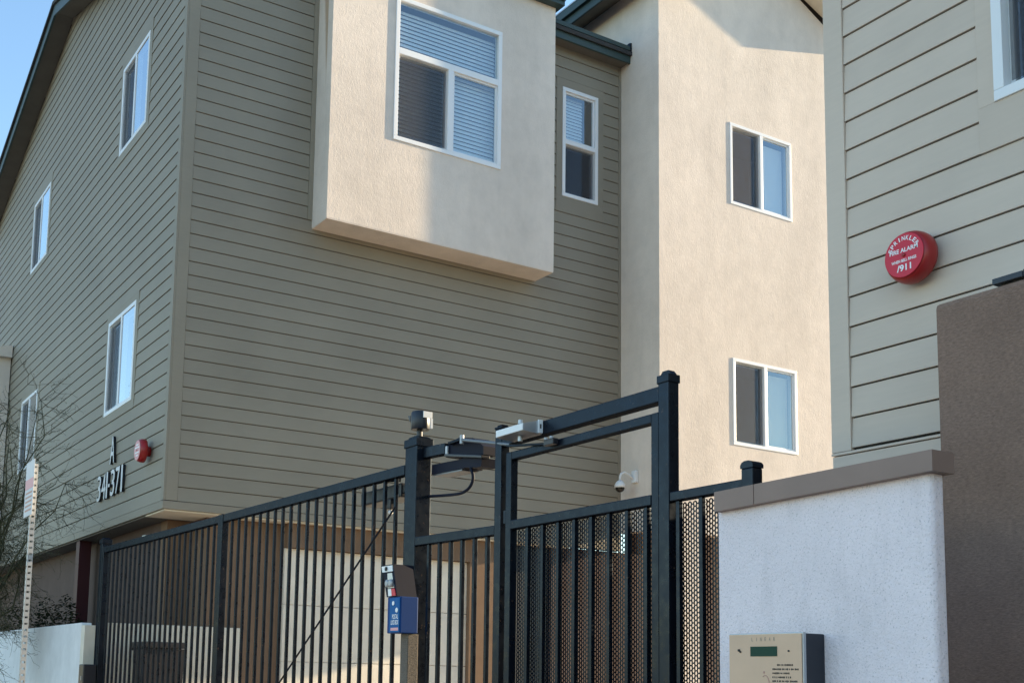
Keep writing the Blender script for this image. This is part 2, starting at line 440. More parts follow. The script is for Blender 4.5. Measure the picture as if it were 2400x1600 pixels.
# ------------------------------------------------------------------ siding
EXPO = 0.14; GAP = 0.0068
def plank_mesh():
    h = EXPO - GAP; bmx = bmesh.new()
    prof = [(0.0, 0.0), (0.018, 0.0), (0.0185, 0.004), (0.011, h), (0.0, h)]       # (outwards, up)
    A = [bmx.verts.new((-0.5, y, z)) for y, z in prof]; B = [bmx.verts.new((0.5, y, z)) for y, z in prof]
    n = len(prof); bmx.faces.new(A[::-1]); bmx.faces.new(B)
    for k in range(n): bmx.faces.new((A[k], B[k], B[(k+1) % n], A[(k+1) % n]))
    bmesh.ops.recalc_face_normals(bmx, faces=bmx.faces[:])
    me = bpy.data.meshes.new('plank'); bmx.to_mesh(me); bmx.free(); return me
PLANK = {}
def plank(parent, plane, at, u0, u1, z, m):
    if u1 - u0 < 0.02: return
    if m not in PLANK:
        PLANK[m] = plank_mesh(); PLANK[m].materials.append(MATS[m])
    o = bpy.data.objects.new('plank', PLANK[m]); col.objects.link(o); o.parent = parent
    c = (u0+u1)/2; w = Vector((at, c, z)) if plane == 'X' else Vector((c, at, z))
    o.location = w - WLOC[parent.name]
    o.rotation_euler = (0, 0, R(90) if plane == 'X' else R(180)); o.scale = (u1-u0, 1, 1)

def slanted_plank(parent, at, a0, a1, b0, b1, z, m):        # plane X, ends cut along a roof slope
    h = EXPO - GAP; prof = [(0.0, 0.0), (0.018, 0.0), (0.0185, 0.004), (0.011, h), (0.0, h)]
    bmx = bmesh.new(); A = []; B = []
    for y, dz in prof:
        t = dz/h
        A.append(bmx.verts.new((at - y, a0 + (b0-a0)*t, z + dz))); B.append(bmx.verts.new((at - y, a1 + (b1-a1)*t, z + dz)))
    n = len(prof); bmx.faces.new(A); bmx.faces.new(B[::-1])
    for k in range(n): bmx.faces.new((A[k], B[k], B[(k+1) % n], A[(k+1) % n]))
    q = MB(); q.bm.free(); q.bm = bmx; q.build('plank', m, parent)

def spans(lo, hi, z0, z1, holes):
    out = [(lo, hi)]
    for h in holes:
        if z1 <= h[2] + 0.012 or z0 >= h[3] - 0.012: continue
        nxt = []
        for a, b_ in out:
            if h[1] <= a or h[0] >= b_: nxt.append((a, b_)); continue
            if h[0] > a: nxt.append((a, h[0]))
            if h[1] < b_: nxt.append((h[1], b_))
        out = nxt
    return out

# ------------------------------------------------------------------ windows
def rect_ring(mb, P, u0, u1, v0, v1, w, d0, d1, bev=0.004):
    """frame of four butted bars; P(u, v, d) -> world, d measured outwards"""
    def bx(a0, a1, c0, c1):
        p, q = P(a0, c0, d0), P(a1, c1, d1)
        mb.box([min(x, y) for x, y in zip(p, q)], [max(x, y) for x, y in zip(p, q)], bev)
    bx(u0, u1, v1-w, v1); bx(u0, u1, v0, v0+w); bx(u0, u0+w, v0+w, v1-w); bx(u1-w, u1, v0+w, v1-w)
    return bx

def window(parent, plane, at, u0, u1, v0, v1, kind, label=None, fw=0.042, out=0.012, deep=0.07, blinds=None, dark_first=True, flush=False, shade=None):
    """plane 'X' looks to -X, plane 'Y' to -Y. u0<u1 world coordinates along the wall; the window is one part with sub-parts"""
    P = (lambda u, v, d: (at - d, u, v)) if plane == 'X' else (lambda u, v, d: (u, at - d, v))
    mb = MB(); bx = rect_ring(mb, P, u0, u1, v0, v1, fw, -deep, out)
    def rbox(name, a0, a1, c0, c1, d0, d1, m, par, bev=0.0):
        p, q = P(a0, c0, d0), P(a1, c1, d1)
        return box(name, [min(x, y) for x, y in zip(p, q)], [max(x, y) for x, y in zip(p, q)], m, par, bev)
    if kind == 'slider':
        um = (u0+u1)/2; bx(um-0.024, um+0.024, v0+fw, v1-fw)
    elif kind == 'hung':
        vm = v0 + (v1-v0)*0.5; bx(u0+fw, u1-fw, vm-0.026, vm+0.026)
    elif kind == 'transom':
        vt = v0 + 1.010; bx(u0+fw, u1-fw, vt-0.036, vt+0.036); um = (u0+u1)/2 + 0.015; bx(um-0.035, um+0.035, v0+fw, vt-0.036)
    w = mb.build('window', 'white_vinyl', parent)
    if label: w['label'] = label
    panes = []
    f2 = fw + 0.0; s = 0.03
    if kind == 'slider': panes = [(u0+fw, um-0.024, v0+fw, v1-fw), (um+0.024, u1-fw, v0+fw, v1-fw)]
    elif kind == 'hung': panes = [(u0+fw, u1-fw, v0+fw, vm-0.026), (u0+fw, u1-fw, vm+0.026, v1-fw)]
    else: panes = [(u0+fw, um-0.035, v0+fw, vt-0.036), (um+0.035, u1-fw, v0+fw, vt-0.036), (u0+fw, u1-fw, vt+0.036, v1-fw)]
    for k, (a, c, e, g) in enumerate(panes):
        scr = (k == 0) == dark_first if kind != 'transom' else k == 0
        if kind == 'hung': scr = k == 0
        dd = -0.045 if scr else -0.02
        if flush: dd = -0.026 if scr else 0.004
        if (kind != 'transom' or k < 2) and not (flush and not scr):                                  # a slim inner sash
            sb = MB(); rect_ring(sb, P, a, c, e, g, 0.022, dd-0.02, dd+0.008, 0.002); sb.build('sash', 'white_vinyl', w)
            a, c, e, g = a+0.022, c-0.022, e+0.022, g-0.022
        rbox('pane', a, c, e, g, dd-0.010, dd-0.005, 'window_glass', w)
        if scr: rbox('insect_screen', a, c, e, g, *((-0.012, -0.0105) if not flush else (-0.004, -0.0025)), 'insect_screen', w)
        elif shade: rbox('roller_shade' if shade == 'pale_shade' else 'curtain', a+0.03, c-0.005, e-0.03, g-0.03, -0.105, -0.100, shade, w)
    # closed dark room behind
    D = 0.75; t = 0.02; mb = MB()
    def add(a0, a1, c0, c1, d0, d1):
        p, q = P(a0, c0, d0), P(a1, c1, d1); mb.box([min(x, y) for x, y in zip(p, q)], [max(x, y) for x, y in zip(p, q)])
    e = 0.06
    add(u0-e, u1+e, v0-e, v1+e, -D-t, -D); add(u0-e, u0-e+t, v0-e, v1+e, -D, -deep-0.105); add(u1+e-t, u1+e, v0-e, v1+e, -D, -deep-0.105)
    add(u0-e+t, u1+e-t, v1+e-t, v1+e, -D, -deep-0.105); add(u0-e+t, u1+e-t, v0-e, v0-e+t, -D, -deep-0.105)
    mb.build('room', 'room_dark', w)
    if blinds:
        pitch, tilt, (b0, b1, z0, z1) = blinds
        me = None; n = int((z1-z0)/pitch)
        for k in range(n):
            z = z0 + (k+0.5)*pitch; d = -0.115; c = (b0+b1)/2
            if me is None:
                q = bmesh.new(); hw = 0.024
                vs = [q.verts.new((x, y, zz)) for x in (-0.5, 0.5) for y, zz in ((-hw, -0.0012), (0, 0.0022), (hw, -0.0012), (hw, -0.0036), (0, -0.0002), (-hw, -0.0036))]
                for a_, b_ in ((0, 1), (1, 2), (2, 3), (3, 4), (4, 5), (5, 0)): q.faces.new((vs[a_], vs[b_], vs[b_+6], vs[a_+6]))
                q.faces.new(vs[:6][::-1]); q.faces.new(vs[6:]); bmesh.ops.recalc_face_normals(q, faces=q.faces[:])
                me = bpy.data.meshes.new('blind_slat'); q.to_mesh(me); q.free(); me.materials.append(MATS['blind_white'])
            o = bpy.data.objects.new('blind_slat', me); col.objects.link(o); o.parent = w
            o.location = Vector(P(c, z, d)) - WLOC[w.name]
            o.scale = (b1-b0, 1, 1)
            o.rotation_euler = (R(tilt), 0, R(90) if plane == 'X' else R(180))
    return w

def casing(parent, plane, at, u0, u1, v0, v1, g0, g1, h0, h1, m, proud=0.021):
    """flat board surround between the window (u,v) and its outer edge (g,h)"""
    P = (lambda u, v, d: (at - d, u, v)) if plane == 'X' else (lambda u, v, d: (u, at - d, v))
    for a0, a1, c0, c1 in ((g0, g1, v1, h1), (g0, g1, h0, v0), (g0, u0, v0, v1), (u1, g1, v0, v1)):
        if a1-a0 < 0.005 or c1-c0 < 0.005: continue
        p, q = P(a0, c0, 0.0), P(a1, c1, proud)
        box('window_casing', [min(x, y) for x, y in zip(p, q)], [max(x, y) for x, y in zip(p, q)], m, parent, 0.002)

# ------------------------------------------------------------------ the apartment building
XC, YF, YT, YB, XT = 3.388, 10.667, 9.962, 10.300, 8.955
ZB = 3.13; ZP = 3.209
BLD = root('apartment_building', (6.0, 13.0, 0), 'large taupe sided apartment building with cream stucco bay and cream stucco wing behind the gate', 'building')
RIDGE_Y, RIDGE_Z, SL = 15.80, 10.663, 0.278
LW = [(11.912, 12.935, 7.500, 8.565), (16.600, 17.650, 7.475, 8.558), (11.905, 12.965, 4.423, 5.512), (16.600, 17.660, 4.423, 5.512)]
def snap(z, base, up):                           # nearest course line, so that boards and surround meet
    k = (z-base)/EXPO
    return base + (math.ceil(k) if up else math.floor(k))*EXPO - GAP*(0.5 if up else 0.5)
LC = [(u0-0.085, u1+0.075, snap(v0-0.055, ZP, False), snap(v1+0.055, ZP, True)) for u0, u1, v0, v1 in LW]
YBACK = 2*RIDGE_Y - YF
def rake_z(y): return RIDGE_Z - SL*abs(y-RIDGE_Y)
# backing walls with openings
holed_wall('gable_wall', 'X', XC, XC+0.10, [YF+0.101, YBACK], [ZB, rake_z(YBACK)], LW, 'felt_black', BLD, top=(RIDGE_Y, RIDGE_Z))
BAYX0, BAYX1, BAYZ0, BAYZ1 = 4.806, 7.668, 6.206, 9.405
DH = (8.040, 8.583, 7.325, 8.700); DHC = (7.955, 8.672, snap(7.26, ZP, False), snap(8.76, ZP, True))
BW = (5.546, 6.917, 7.232, 8.860)
holed_wall('front_wall', 'Y', YF, YF+0.10, [XC, XT], [ZB, 9.215], [DH, (BAYX0+0.1, BAYX1-0.1, BAYZ0+0.1, 9.0)], 'felt_black', BLD)
# planks, gable side
zz = ZP
while zz < RIDGE_Z - 0.02:
    h = EXPO - GAP
    for a, c in spans(YF+0.066, YBACK, zz, zz+EXPO, LC):
        if zz + h < rake_z(YF): plank(BLD, 'X', XC, a, c, zz, 'taupe_siding')
        else:
            w0 = max(0.0, (RIDGE_Z-zz)/SL); w1 = max(0.001, (RIDGE_Z-zz-h)/SL)
            slanted_plank(BLD, XC, max(a, RIDGE_Y-w0), min(c, RIDGE_Y+w0), max(a, RIDGE_Y-w1), min(c, RIDGE_Y+w1), zz, 'taupe_siding')
    zz += EXPO
# planks, front
zz = ZP; FH = [(BAYX0-0.055, BAYX1+0.0, snap(BAYZ0, ZP, True), 20), DHC]
while zz < 9.20:
    for a, c in spans(XC+0.118, XT-0.042, zz, zz+EXPO, FH): plank(BLD, 'Y', YF, a, c, zz, 'taupe_siding')
    zz += EXPO
# corner boards, base band, inside corner board, bay edge board
box('corner_board', (XC-0.022, YF-0.022, ZP+0.001), (XC-0.0005, YF+0.063, 9.20), 'taupe_siding', BLD, 0.002)
box('corner_board', (XC+0.0005, YF-0.022, ZP+0.001), (XC+0.115, YF-0.0005, 9.20), 'taupe_siding', BLD, 0.002)
box('inside_corner_board', (XT-0.040, YF-0.020, ZP+0.001), (XT-0.001, YF-0.0005, 9.20), 'taupe_siding', BLD, 0.002)
box('bay_edge_board', (BAYX0-0.052, YF-0.020, snap(BAYZ0, ZP, True)+0.002), (BAYX0-0.001, YF-0.0005, 9.20), 'taupe_siding', BLD, 0.002)
box('base_band', (XC-0.026, YF+0.1, ZB-0.004), (XC-0.0005, YBACK, ZP-0.006), 'taupe_siding', BLD, 0.002)
box('base_band', (XC-0.026, YF-0.026, ZB-0.004), (XT, YF-0.0005, ZP-0.006), 'taupe_siding', BLD, 0.002)
box('base_band', (XC-0.026, YF+0.0005, ZB-0.004), (XC-0.0005, YF+0.099, ZP-0.006), 'taupe_siding', BLD, 0.002)
for k, (u0, u1, v0, v1) in enumerate(LW):
    g = LC[k]
    casing(BLD, 'X', XC, u0, u1, v0, v1, g[0], g[1], g[2], g[3], 'taupe_siding')
    window(BLD, 'X', XC-0.018, u0, u1, v0, v1, 'slider', dark_first=False, fw=0.045, out=0.008, flush=True)
casing(BLD, 'Y', YF, DH[0], DH[1], DH[2], DH[3], *DHC, 'taupe_siding')
window(BLD, 'Y', YF-0.018, *DH, 'hung', fw=0.045, blinds=(0.042, -66, (DH[0]+0.03, DH[1]-0.16, DH[2]+0.70, DH[3]-0.03)))
# bay
holed_wall('bay_wall', 'Y', YB, YB+0.12, [BAYX0, BAYX1], [BAYZ0, BAYZ1], [BW], 'cream_stucco', BLD)
box('bay_side', (BAYX0, YB+0.1205, BAYZ0), (BAYX0+0.10, YF-0.001, BAYZ1), 'wedge_stucco', BLD)
box('bay_side', (BAYX1-0.10, YB+0.1205, BAYZ0), (BAYX1, YF-0.001, BAYZ1), 'cream_stucco', BLD)
box('bay_underside', (BAYX0+0.002, YB+0.002, BAYZ0-0.012), (BAYX1-0.002, YF-0.002, BAYZ0-0.0005), 'cream_stucco', BLD)
window(BLD, 'Y', YB-0.004, *BW, 'transom', label='three-light bay window with white blinds', fw=0.048, out=0.008,
       blinds=(0.046, -66, (BW[0]+0.03, BW[1]-0.03, BW[2]+0.03, BW[3]-0.05)))
MB().box((BAYX0-0.10, YB-0.10, BAYZ1), (BAYX1+0.06, YF+0.6, BAYZ1+0.05)).box((BAYX0-0.10, YB-0.12, BAYZ1+0.051), (BAYX1+0.06, YF+0.6, BAYZ1+0.22)).build('bay_roof', 'green_fascia', BLD)
box('side_bay', (2.93, 18.72, ZB), (XC-0.03, 21.0, 6.42), 'cream_stucco', BLD)
MB().prism([(2.86, 6.421), (XC-0.03, 6.421), (XC-0.03, 6.62), (2.86, 6.49)], 1, 18.62, 21.1).build('side_bay_roof', 'cream_stucco', BLD)
# tower
TZ0 = 3.34; TR, TRZ, TS = 10.83, 10.88, 0.40
TX1 = 12.36
def tower_z(x): return TRZ - TS*abs(x-TR)
TW = [(10.114, 11.200, 7.470, 8.528), (10.122, 11.228, 4.446, 5.520)]
holed_wall('wing_wall', 'Y', YT, YT+0.14, [XT, TX1], [TZ0, tower_z(XT)-0.003], TW, 'cream_stucco', BLD, top=(TR, TRZ-0.003))
box('wing_side_wall', (XT, YT+0.1405, TZ0), (XT+0.14, YF+0.02, tower_z(XT)+0.02), 'cream_stucco', BLD)
box('wing_side_wall', (XT, YF+0.0205, 9.0), (XT+0.14, 13.9, tower_z(XT)+0.02), 'cream_stucco', BLD)
box('wing_pier', (9.20, YT+0.002, 0), (9.63, YT+0.14, TZ0-0.021), 'cream_stucco', BLD)
box('wing_underside', (XT, YT, TZ0-0.02), (TX1, YT+0.16, TZ0-0.0005), 'cream_stucco', BLD)
for (u0, u1, v0, v1), sh in zip(TW, ('pale_shade', 'grey_curtain')):
    window(BLD, 'Y', YT-0.002, u0, u1, v0, v1, 'slider', dark_first=True, fw=0.04, out=0.006, shade=sh)
# main roof: two sloped slabs, fascia boards, soffits
RX0, RX1 = 3.10, 12.0; EY = 10.47
def slab(name, m, pts, x0, x1): return MB().prism(pts, 0, x0, x1).build(name, m, BLD)
T = 0.10
def rz(y, off): return rake_z(y) + off
YE2 = 2*RIDGE_Y - EY
slab('roof_slope', 'roof_shingle', [(EY-0.03, rz(EY-0.03, 0.10)), (RIDGE_Y, rz(RIDGE_Y, 0.10)), (RIDGE_Y, rz(RIDGE_Y, 0.15)), (EY-0.03, rz(EY-0.03, 0.15))], RX0-0.03, RX1)
slab('roof_slope', 'roof_shingle', [(YE2, rz(YE2, 0.10)), (YE2, rz(YE2, 0.15)), (RIDGE_Y, rz(RIDGE_Y, 0.15)), (RIDGE_Y, rz(RIDGE_Y, 0.10))], RX0-0.03, RX1)
slab('soffit', 'soffit_paint', [(EY, rz(EY, 0.0)), (RIDGE_Y, rz(RIDGE_Y, 0.0)), (RIDGE_Y, rz(RIDGE_Y, 0.098)), (EY, rz(EY, 0.098))], RX0+0.03, XC-0.020)
slab('soffit', 'soffit_paint', [(YE2, rz(YE2, 0.0)), (YE2, rz(YE2, 0.098)), (RIDGE_Y, rz(RIDGE_Y, 0.098)), (RIDGE_Y, rz(RIDGE_Y, 0.0))], RX0+0.03, XC-0.020)
slab('barge_board', 'green_fascia', [(EY, rz(EY, -0.05)), (RIDGE_Y-0.001, rz(RIDGE_Y, -0.05)), (RIDGE_Y-0.001, rz(RIDGE_Y, 0.099)), (EY, rz(EY, 0.099))], RX0, RX0+0.028)
slab('barge_board', 'green_fascia', [(YE2, rz(YE2, -0.05)), (YE2, rz(YE2, 0.099)), (RIDGE_Y+0.001, rz(RIDGE_Y, 0.099)), (RIDGE_Y+0.001, rz(RIDGE_Y, -0.05))], RX0, RX0+0.028)
for xa, xb in ((RX0+0.03, BAYX0-0.15), (BAYX1+0.005, XT-0.002)):
    box('eave_soffit', (max(xa, XC), EY+0.03, 9.205), (xb, YF+0.05, 9.225), 'soffit_paint', BLD)
    box('fascia_board', (xa, EY, 9.185), (xb, EY+0.028, 9.335), 'green_fascia', BLD, 0.003)
    box('gutter_lip', (xa, EY-0.022, 9.338), (xb, EY+0.03, 9.395), 'green_fascia', BLD, 0.006)
box('gutter_end', (XT-0.03, EY-0.024, 9.336), (XT-0.002, EY+0.06, 9.44), 'black_metal', BLD, 0.004)
# tower roof, ridge along Y
TE0, TE1, TY0 = 8.65, 12.64, 9.70
def tslab(name, m, pts, y0, y1): return MB().prism(pts, 1, y0, y1).build(name, m, BLD)
for xe in (TE0, TE1):
    d = 1 if xe > TR else -1
    xo = xe + d*0.03
    tslab('wing_roof_slope', 'roof_shingle', [(xo, tower_z(xo)+0.15), (TR, TRZ+0.15), (TR, TRZ+0.21), (xo, tower_z(xo)+0.21)], TY0-0.03, 14.0)
    tslab('wing_soffit', 'cream_paint', [(xe, tower_z(xe)), (TR, TRZ), (TR, TRZ+0.148), (xe, tower_z(xe)+0.148)], TY0+0.03, YT-0.001)
    tslab('wing_barge_board', 'green_fascia', [(xe, tower_z(xe)-0.004), (TR+d*0.001, TRZ-0.004), (TR+d*0.001, TRZ+0.149), (xe, tower_z(xe)+0.149)], TY0, TY0+0.028)
    xw = XT if d < 0 else TX1
    tslab('wing_eave_soffit', 'soffit_paint', [(xe, tower_z(xe)+0.0), (xw-d*(-0.0) , tower_z(xw)-0.004), (xw, tower_z(xw)+0.146), (xe, tower_z(xe)+0.146)], YT+0.001, 14.0)
    a, c = sorted((xe-d*0.028, xe+d*0.0)); ez = tower_z(xe)
    box('wing_fascia_board', (a+d*0.0285, TY0, ez-0.01), (c+d*0.0285, 14.0, ez+0.13), 'green_fascia', BLD)
    a, c = sorted((xe+d*0.029, xe+d*0.075))
    box('wing_gutter', (a, TY0, ez+0.10), (c, 14.0, ez+0.20), 'green_fascia', BLD, 0.006)
    box('drip_edge', (a-0.005, TY0-0.002, ez+0.203), (c+0.006, 14.0, ez+0.222), 'drip_metal', BLD)
# ground storey under the overhang
box('overhang_ceiling', (XC-0.001, YF, ZB-0.02), (8.2, 11.25, ZB-0.005), 'cream_paint', BLD)
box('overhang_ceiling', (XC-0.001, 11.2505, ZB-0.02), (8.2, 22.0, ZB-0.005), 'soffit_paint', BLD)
GW = 10.95
MB().box((3.63, 11.30, 0), (3.875, 11.50, ZB-0.021)).build('pier', 'tan_stucco', BLD)
box('side_wall', (3.631, 11.501, 0), (3.75, 22, ZB-0.021), 'mauve_brown', BLD)
box('wing_lower_wall', (9.601, 11.2, 0), (20, 11.32, 3.6), 'mauve_brown', BLD)
box('wing_passage_wall', (9.601, 11.001, 0), (9.72, 11.199, 3.6), 'tan_stucco', BLD)
box('return_wall', (3.885, 10.86, 0), (4.05, 11.30, ZB-0.021), 'tan_stucco', BLD)
box('lower_wall', (4.051, 10.86, 0), (4.70, 11.0, ZB-0.021), 'tan_stucco', BLD)
box('garage_lintel', (4.701, 10.74, 2.865), (6.89, 11.0, ZB-0.006), 'tan_stucco', BLD)
for k in range(5):
    box('garage_door_panel', (4.702, 10.80, 0.01+k*0.571), (6.889, 10.84, 0.005+(k+1)*0.571-0.0005), 'door_cream', BLD, 0.002)
box('garage_door_backing', (4.702, 10.841, 0), (6.889, 10.86, 2.865), 'door_cream', BLD)
box('lower_wall', (6.891, 10.74, 0), (7.32, 11.0, ZB-0.006), 'tan_stucco', BLD)
box('dark_door', (7.321, 10.80, 0), (8.02, 10.84, ZB-0.03), 'black_plastic', BLD)
box('lower_wall', (8.021, 10.76, 0), (9.6, 11.0, ZB-0.006), 'mauve_brown', BLD)
box('column', (3.40, 13.86, 0), (3.54, 14.02, ZB-0.021), 'maroon_paint', BLD, 0.004)

# ------------------------------------------------------------------ the building on the right
XR = 4.255; RZ0 = 2.60; RB = root('sided_building', (8, 0, 0), 'pale grey sided building with red alarm bell at the right edge', 'building')
RWIN = (1.62, 2.700, 3.970, 5.10); RC = (1.53, 2.775, snap(3.91, 2.660, False), snap(5.16, 2.660, True))
holed_wall('side_wall', 'X', XR, XR+0.12, [-6.0, 3.53], [RZ0, 8.9], [RWIN], 'felt_black', RB)
box('rear_wall', (XR+0.121, 3.41, RZ0), (11.0, 3.53, 8.9), 'pale_siding', RB)
box('front_end_wall', (XR+0.121, -6.0, RZ0), (11.0, -5.88, 8.9), 'pale_siding', RB)
zz = 2.660
while zz < 8.8:
    for a, c in spans(-6.0, 3.446, zz, zz+EXPO, [RC]): plank(RB, 'X', XR, a, c, zz, 'pale_siding')
    zz += EXPO
box('corner_board', (XR-0.024, 3.448, RZ0+0.048), (XR-0.0005, 3.555, 8.9), 'pale_siding', RB, 0.003)
box('corner_board', (XR, 3.531, RZ0+0.048), (XR+0.10, 3.5545, 8.9), 'pale_siding', RB, 0.002)
box('base_band', (XR-0.020, -6.0, RZ0-0.03), (XR-0.0005, 3.553, RZ0+0.030), 'pale_siding', RB, 0.002)
box('drip_moulding', (XR-0.026, -6.0, RZ0+0.034), (XR-0.0005, 3.556, RZ0+0.046), 'pale_siding', RB, 0.002)
casing(RB, 'X', XR, RWIN[0], RWIN[1], RWIN[2], RWIN[3], *RC, 'pale_siding')
window(RB, 'X', XR-0.018, *RWIN, 'slider', fw=0.045, dark_first=False)
MB().prism([(-6.3, 8.9), (3.85, 8.9), (3.85, 9.05), (-1.3, 10.6), (-6.3, 9.05)], 0, 3.95, 11.3).build('roof', 'roof_shingle', RB)
box('lower_wall', (4.50, -6.0, 0), (11.0, 3.40, RZ0-0.032), 'brown_stucco', RB)
MB().box((4.0, -4.0, 0), (XR-0.027, 2.842, 3.115), 0.022).build('stucco_pier', 'brown_stucco', RB)
box('flashing', (4.05, -4.0, 3.117), (XR-0.028, 2.80, 3.122), 'white_vinyl', RB)
tag(MB().box((4.005, 2.474, 3.124), (4.05, 2.596, 3.148), 0.003).box((4.01, 2.470, 3.126), (4.045, 2.4735, 3.152)).build('metal_bracket', 'navy_case'), 'small dark blue metal bar lying on top of the brown stucco pier', 'bracket')

# ------------------------------------------------------------------ intercom wall with its cap
IW = root('boundary_wall', (2.85, 2.43, 0), 'short white rough stucco wall with brown metal cap carrying the intercom', 'wall')
def rounded_plan(x0, x1, y0, y1, r, n=6):
    out = []
    for cx, cy, a0 in ((x1-r, y1-r, 0), (x0+r, y1-r, 90), (x0+r, y0+r, 180), (x1-r, y0+r, 270)):
        out += [(cx+r*math.cos(R(a0+90*k/n)), cy+r*math.sin(R(a0+90*k/n))) for k in range(n+1)]
    return out
wl = MB().prism(rounded_plan(2.80, 2.865, 2.018, 2.838, 0.020), 2, 0.0, 2.20).build('wall', 'white_stucco', IW)
def cap_piece(y0, y1):
    z = lambda y, a, c: a + (c-a)*(2.81-y)/0.82
    MB().prism([(y0, 1.6+z(y0, .566, .588)), (y1, 1.6+z(y1, .566, .588)), (y1, 1.6+z(y1, .632, .647)), (y0, 1.6+z(y0, .632, .647))], 0, 2.770, 2.866).build('wall_cap', 'cap_paint', IW)
cap_piece(2.642, 2.816); cap_piece(1.990, 2.639)

# ------------------------------------------------------------------ intercom
IC = root('intercom', (2.75, 2.537, 1.3), 'gate entry intercom box with brass coloured face and green display on the white wall', 'intercom')
box('case', (2.717, 2.393, 1.40), (2.7995, 2.683, 1.752), 'navy_case', IC, 0.004)
box('edge_trim', (2.704, 2.390, 1.397), (2.7165, 2.686, 1.755), 'grey_metal', IC, 0.002)
box('face_plate', (2.700, 2.394, 1.401), (2.7035, 2.684, 1.751), 'brass_plate', IC, 0.0012)
def icM(y, z): return face_matrix((2.6992, y, z), (-1, 0, 0))
MB().box((2.6985, 2.4870, 1.6838), (2.6998, 2.5940, 1.7136)).build('display', 'lcd_green', IC)
for k, ch in enumerate('LINEAR'):
    lettering('letter', ch, icM(2.586-k*0.0176, 1.7358), 0.0016 if ch == 'I' else 0.0062, 0.011, 'faint_print', IC)
MB().lathe([(0.004, 0), (0.004, 0.004)], (2.6998, 2.6410, 1.7025), (-1, 0, 0), 12).lathe([(0.003, 0), (0.003, 0.003)], (2.6998, 2.636, 1.698), (-1, 0, 0), 12).build('key_lock', 'dark_print', IC)
MB().lathe([(0.0028, 0), (0.0028, 0.003)], (2.6998, 2.4418, 1.6993), (-1, 0, 0), 12).build('lens', 'dark_print', IC)
random.seed(3)
for row, (ya, yb, z) in enumerate(((2.488, 2.430, 1.6577), (2.5064, 2.406, 1.6450), (2.5066, 2.442, 1.6330), (2.5068, 2.438, 1.6210), (2.507, 2.412, 1.6094), (2.507, 2.43, 1.597), (2.507, 2.42, 1.585))):
    q = MB(); y = ya
    while y > yb:
        w = random.uniform(0.0025, 0.0042); h = random.choice((0.0042, 0.0050, 0.0056))
        q.box((2.6993, y-w, z-h/2), (2.6998, y, z+h/2)); y -= w + random.choice((0.0014, 0.0016, 0.0045))
    q.build('printed_line', 'dark_print', IC)
q = MB(); q.tube([(2.6996, 2.536+0.016*math.cos(t), 1.600+0.026*math.sin(t)) for t in [R(a) for a in range(60, 320, 20)]], 0.0013, 5)
q.sphere((2.6996, 2.5405, 1.6355), 0.004, (0.3, 1, 1), 10); q.build('pictogram', 'pink_print', IC)
q = MB()
for a in range(4):
    for c in range(3): q.box((2.6965, 2.600-c*0.03, 1.425+a*0.03), (2.6998, 2.622-c*0.03, 1.445+a*0.03), 0.001)
q.build('keypad', 'grey_metal', IC)

# ------------------------------------------------------------------ fences, gates and posts
PK = 0.019
FX = 3.0
def post(name, x0, y0, y1, depth, top, label, cat, dome=False):
    o = root(name, (x0+depth/2, (y0+y1)/2, 0), label, cat)
    box('shaft', (x0, y0, 0), (x0+depth, y1, top), 'black_metal', o, 0.006)
    c = MB(); e = 0.006
    c.box((x0-e, y0-e, top-0.045), (x0+depth+e, y1+e, top), 0.004)
    cx, cy = x0+depth/2, (y0+y1)/2
    c.prism([(y0-e, top+0.0005), (y1+e, top+0.0005), (y1-0.022, top+0.014), (y0+0.022, top+0.014)], 0, x0+0.012, x0+depth-0.012)
    c.build('cap', 'black_metal', o)
    return o

PICK = {}
def picket(parent, x, y, z0, z1):
    k = (round(z0, 3), round(z1, 3))
    if k not in PICK:
        q = MB().box((-PK/2, -PK/2, 0), (PK/2, PK/2, z1-z0), 0.002); me = bpy.data.meshes.new('picket')
        q.bm.to_mesh(me); q.bm.free(); me.materials.append(MATS['black_metal']); PICK[k] = me
    return link('picket', PICK[k], None, parent, (x, y, z0))

# vehicle gate: a long leaf, a touch off the line of the walkway fence
VN, VF = (3.0, 5.34), (2.838, 10.71)
def vline(y, off=0.0): return VN[0] + (VF[0]-VN[0])*(y-VN[1])/(VF[1]-VN[1]) + off
VG = root('vehicle_gate', (2.93, 8.0, 0), 'long black steel vehicle gate of close upright pickets with slanting cable brace', 'gate')
ZT = 2.722
for a, c in ((5.345, 7.84), (7.935, 10.66)):
    MB().bar((vline(a, .022), a, ZT-0.028), (vline(c, .022), c, ZT-0.028), 0.044, 0.056, 0.004).build('top_rail', 'black_metal', VG)
    MB().bar((vline(a, .022), a, 0.16), (vline(c, .022), c, 0.16), 0.044, 0.056, 0.004).build('bottom_rail', 'black_metal', VG)
    n = round((c-a)/0.1175)
    for k in range(1, n):
        y = a + (c-a)*k/n; picket(VG, vline(y, 0.024), y, 0.19, ZT-0.055)
box('stile', (vline(7.888)-0.004, 7.842, 0.12), (vline(7.888)+0.048, 7.933, ZT+0.002), 'black_metal', VG, 0.004)
box('stile', (vline(10.69)-0.002, 10.662, 0.12), (vline(10.69)+0.048, 10.70, ZT), 'black_metal', VG, 0.004)
MB().cyl((vline(5.42, -.006), 5.42, 2.50), (vline(8.0, -.006), 8.0, 0.70), 0.0055, seg=8).build('brace_cable', 'black_metal', VG)
post('gate_post', 2.836, 10.715, 10.80, 0.085, 2.80, 'black gate post beside the cream low wall, farthest along the fence', 'post')
PV = post('gate_post', 3.0, 5.218, 5.338, 0.095, 2.852, 'thick black gate post carrying the blue key box', 'post')
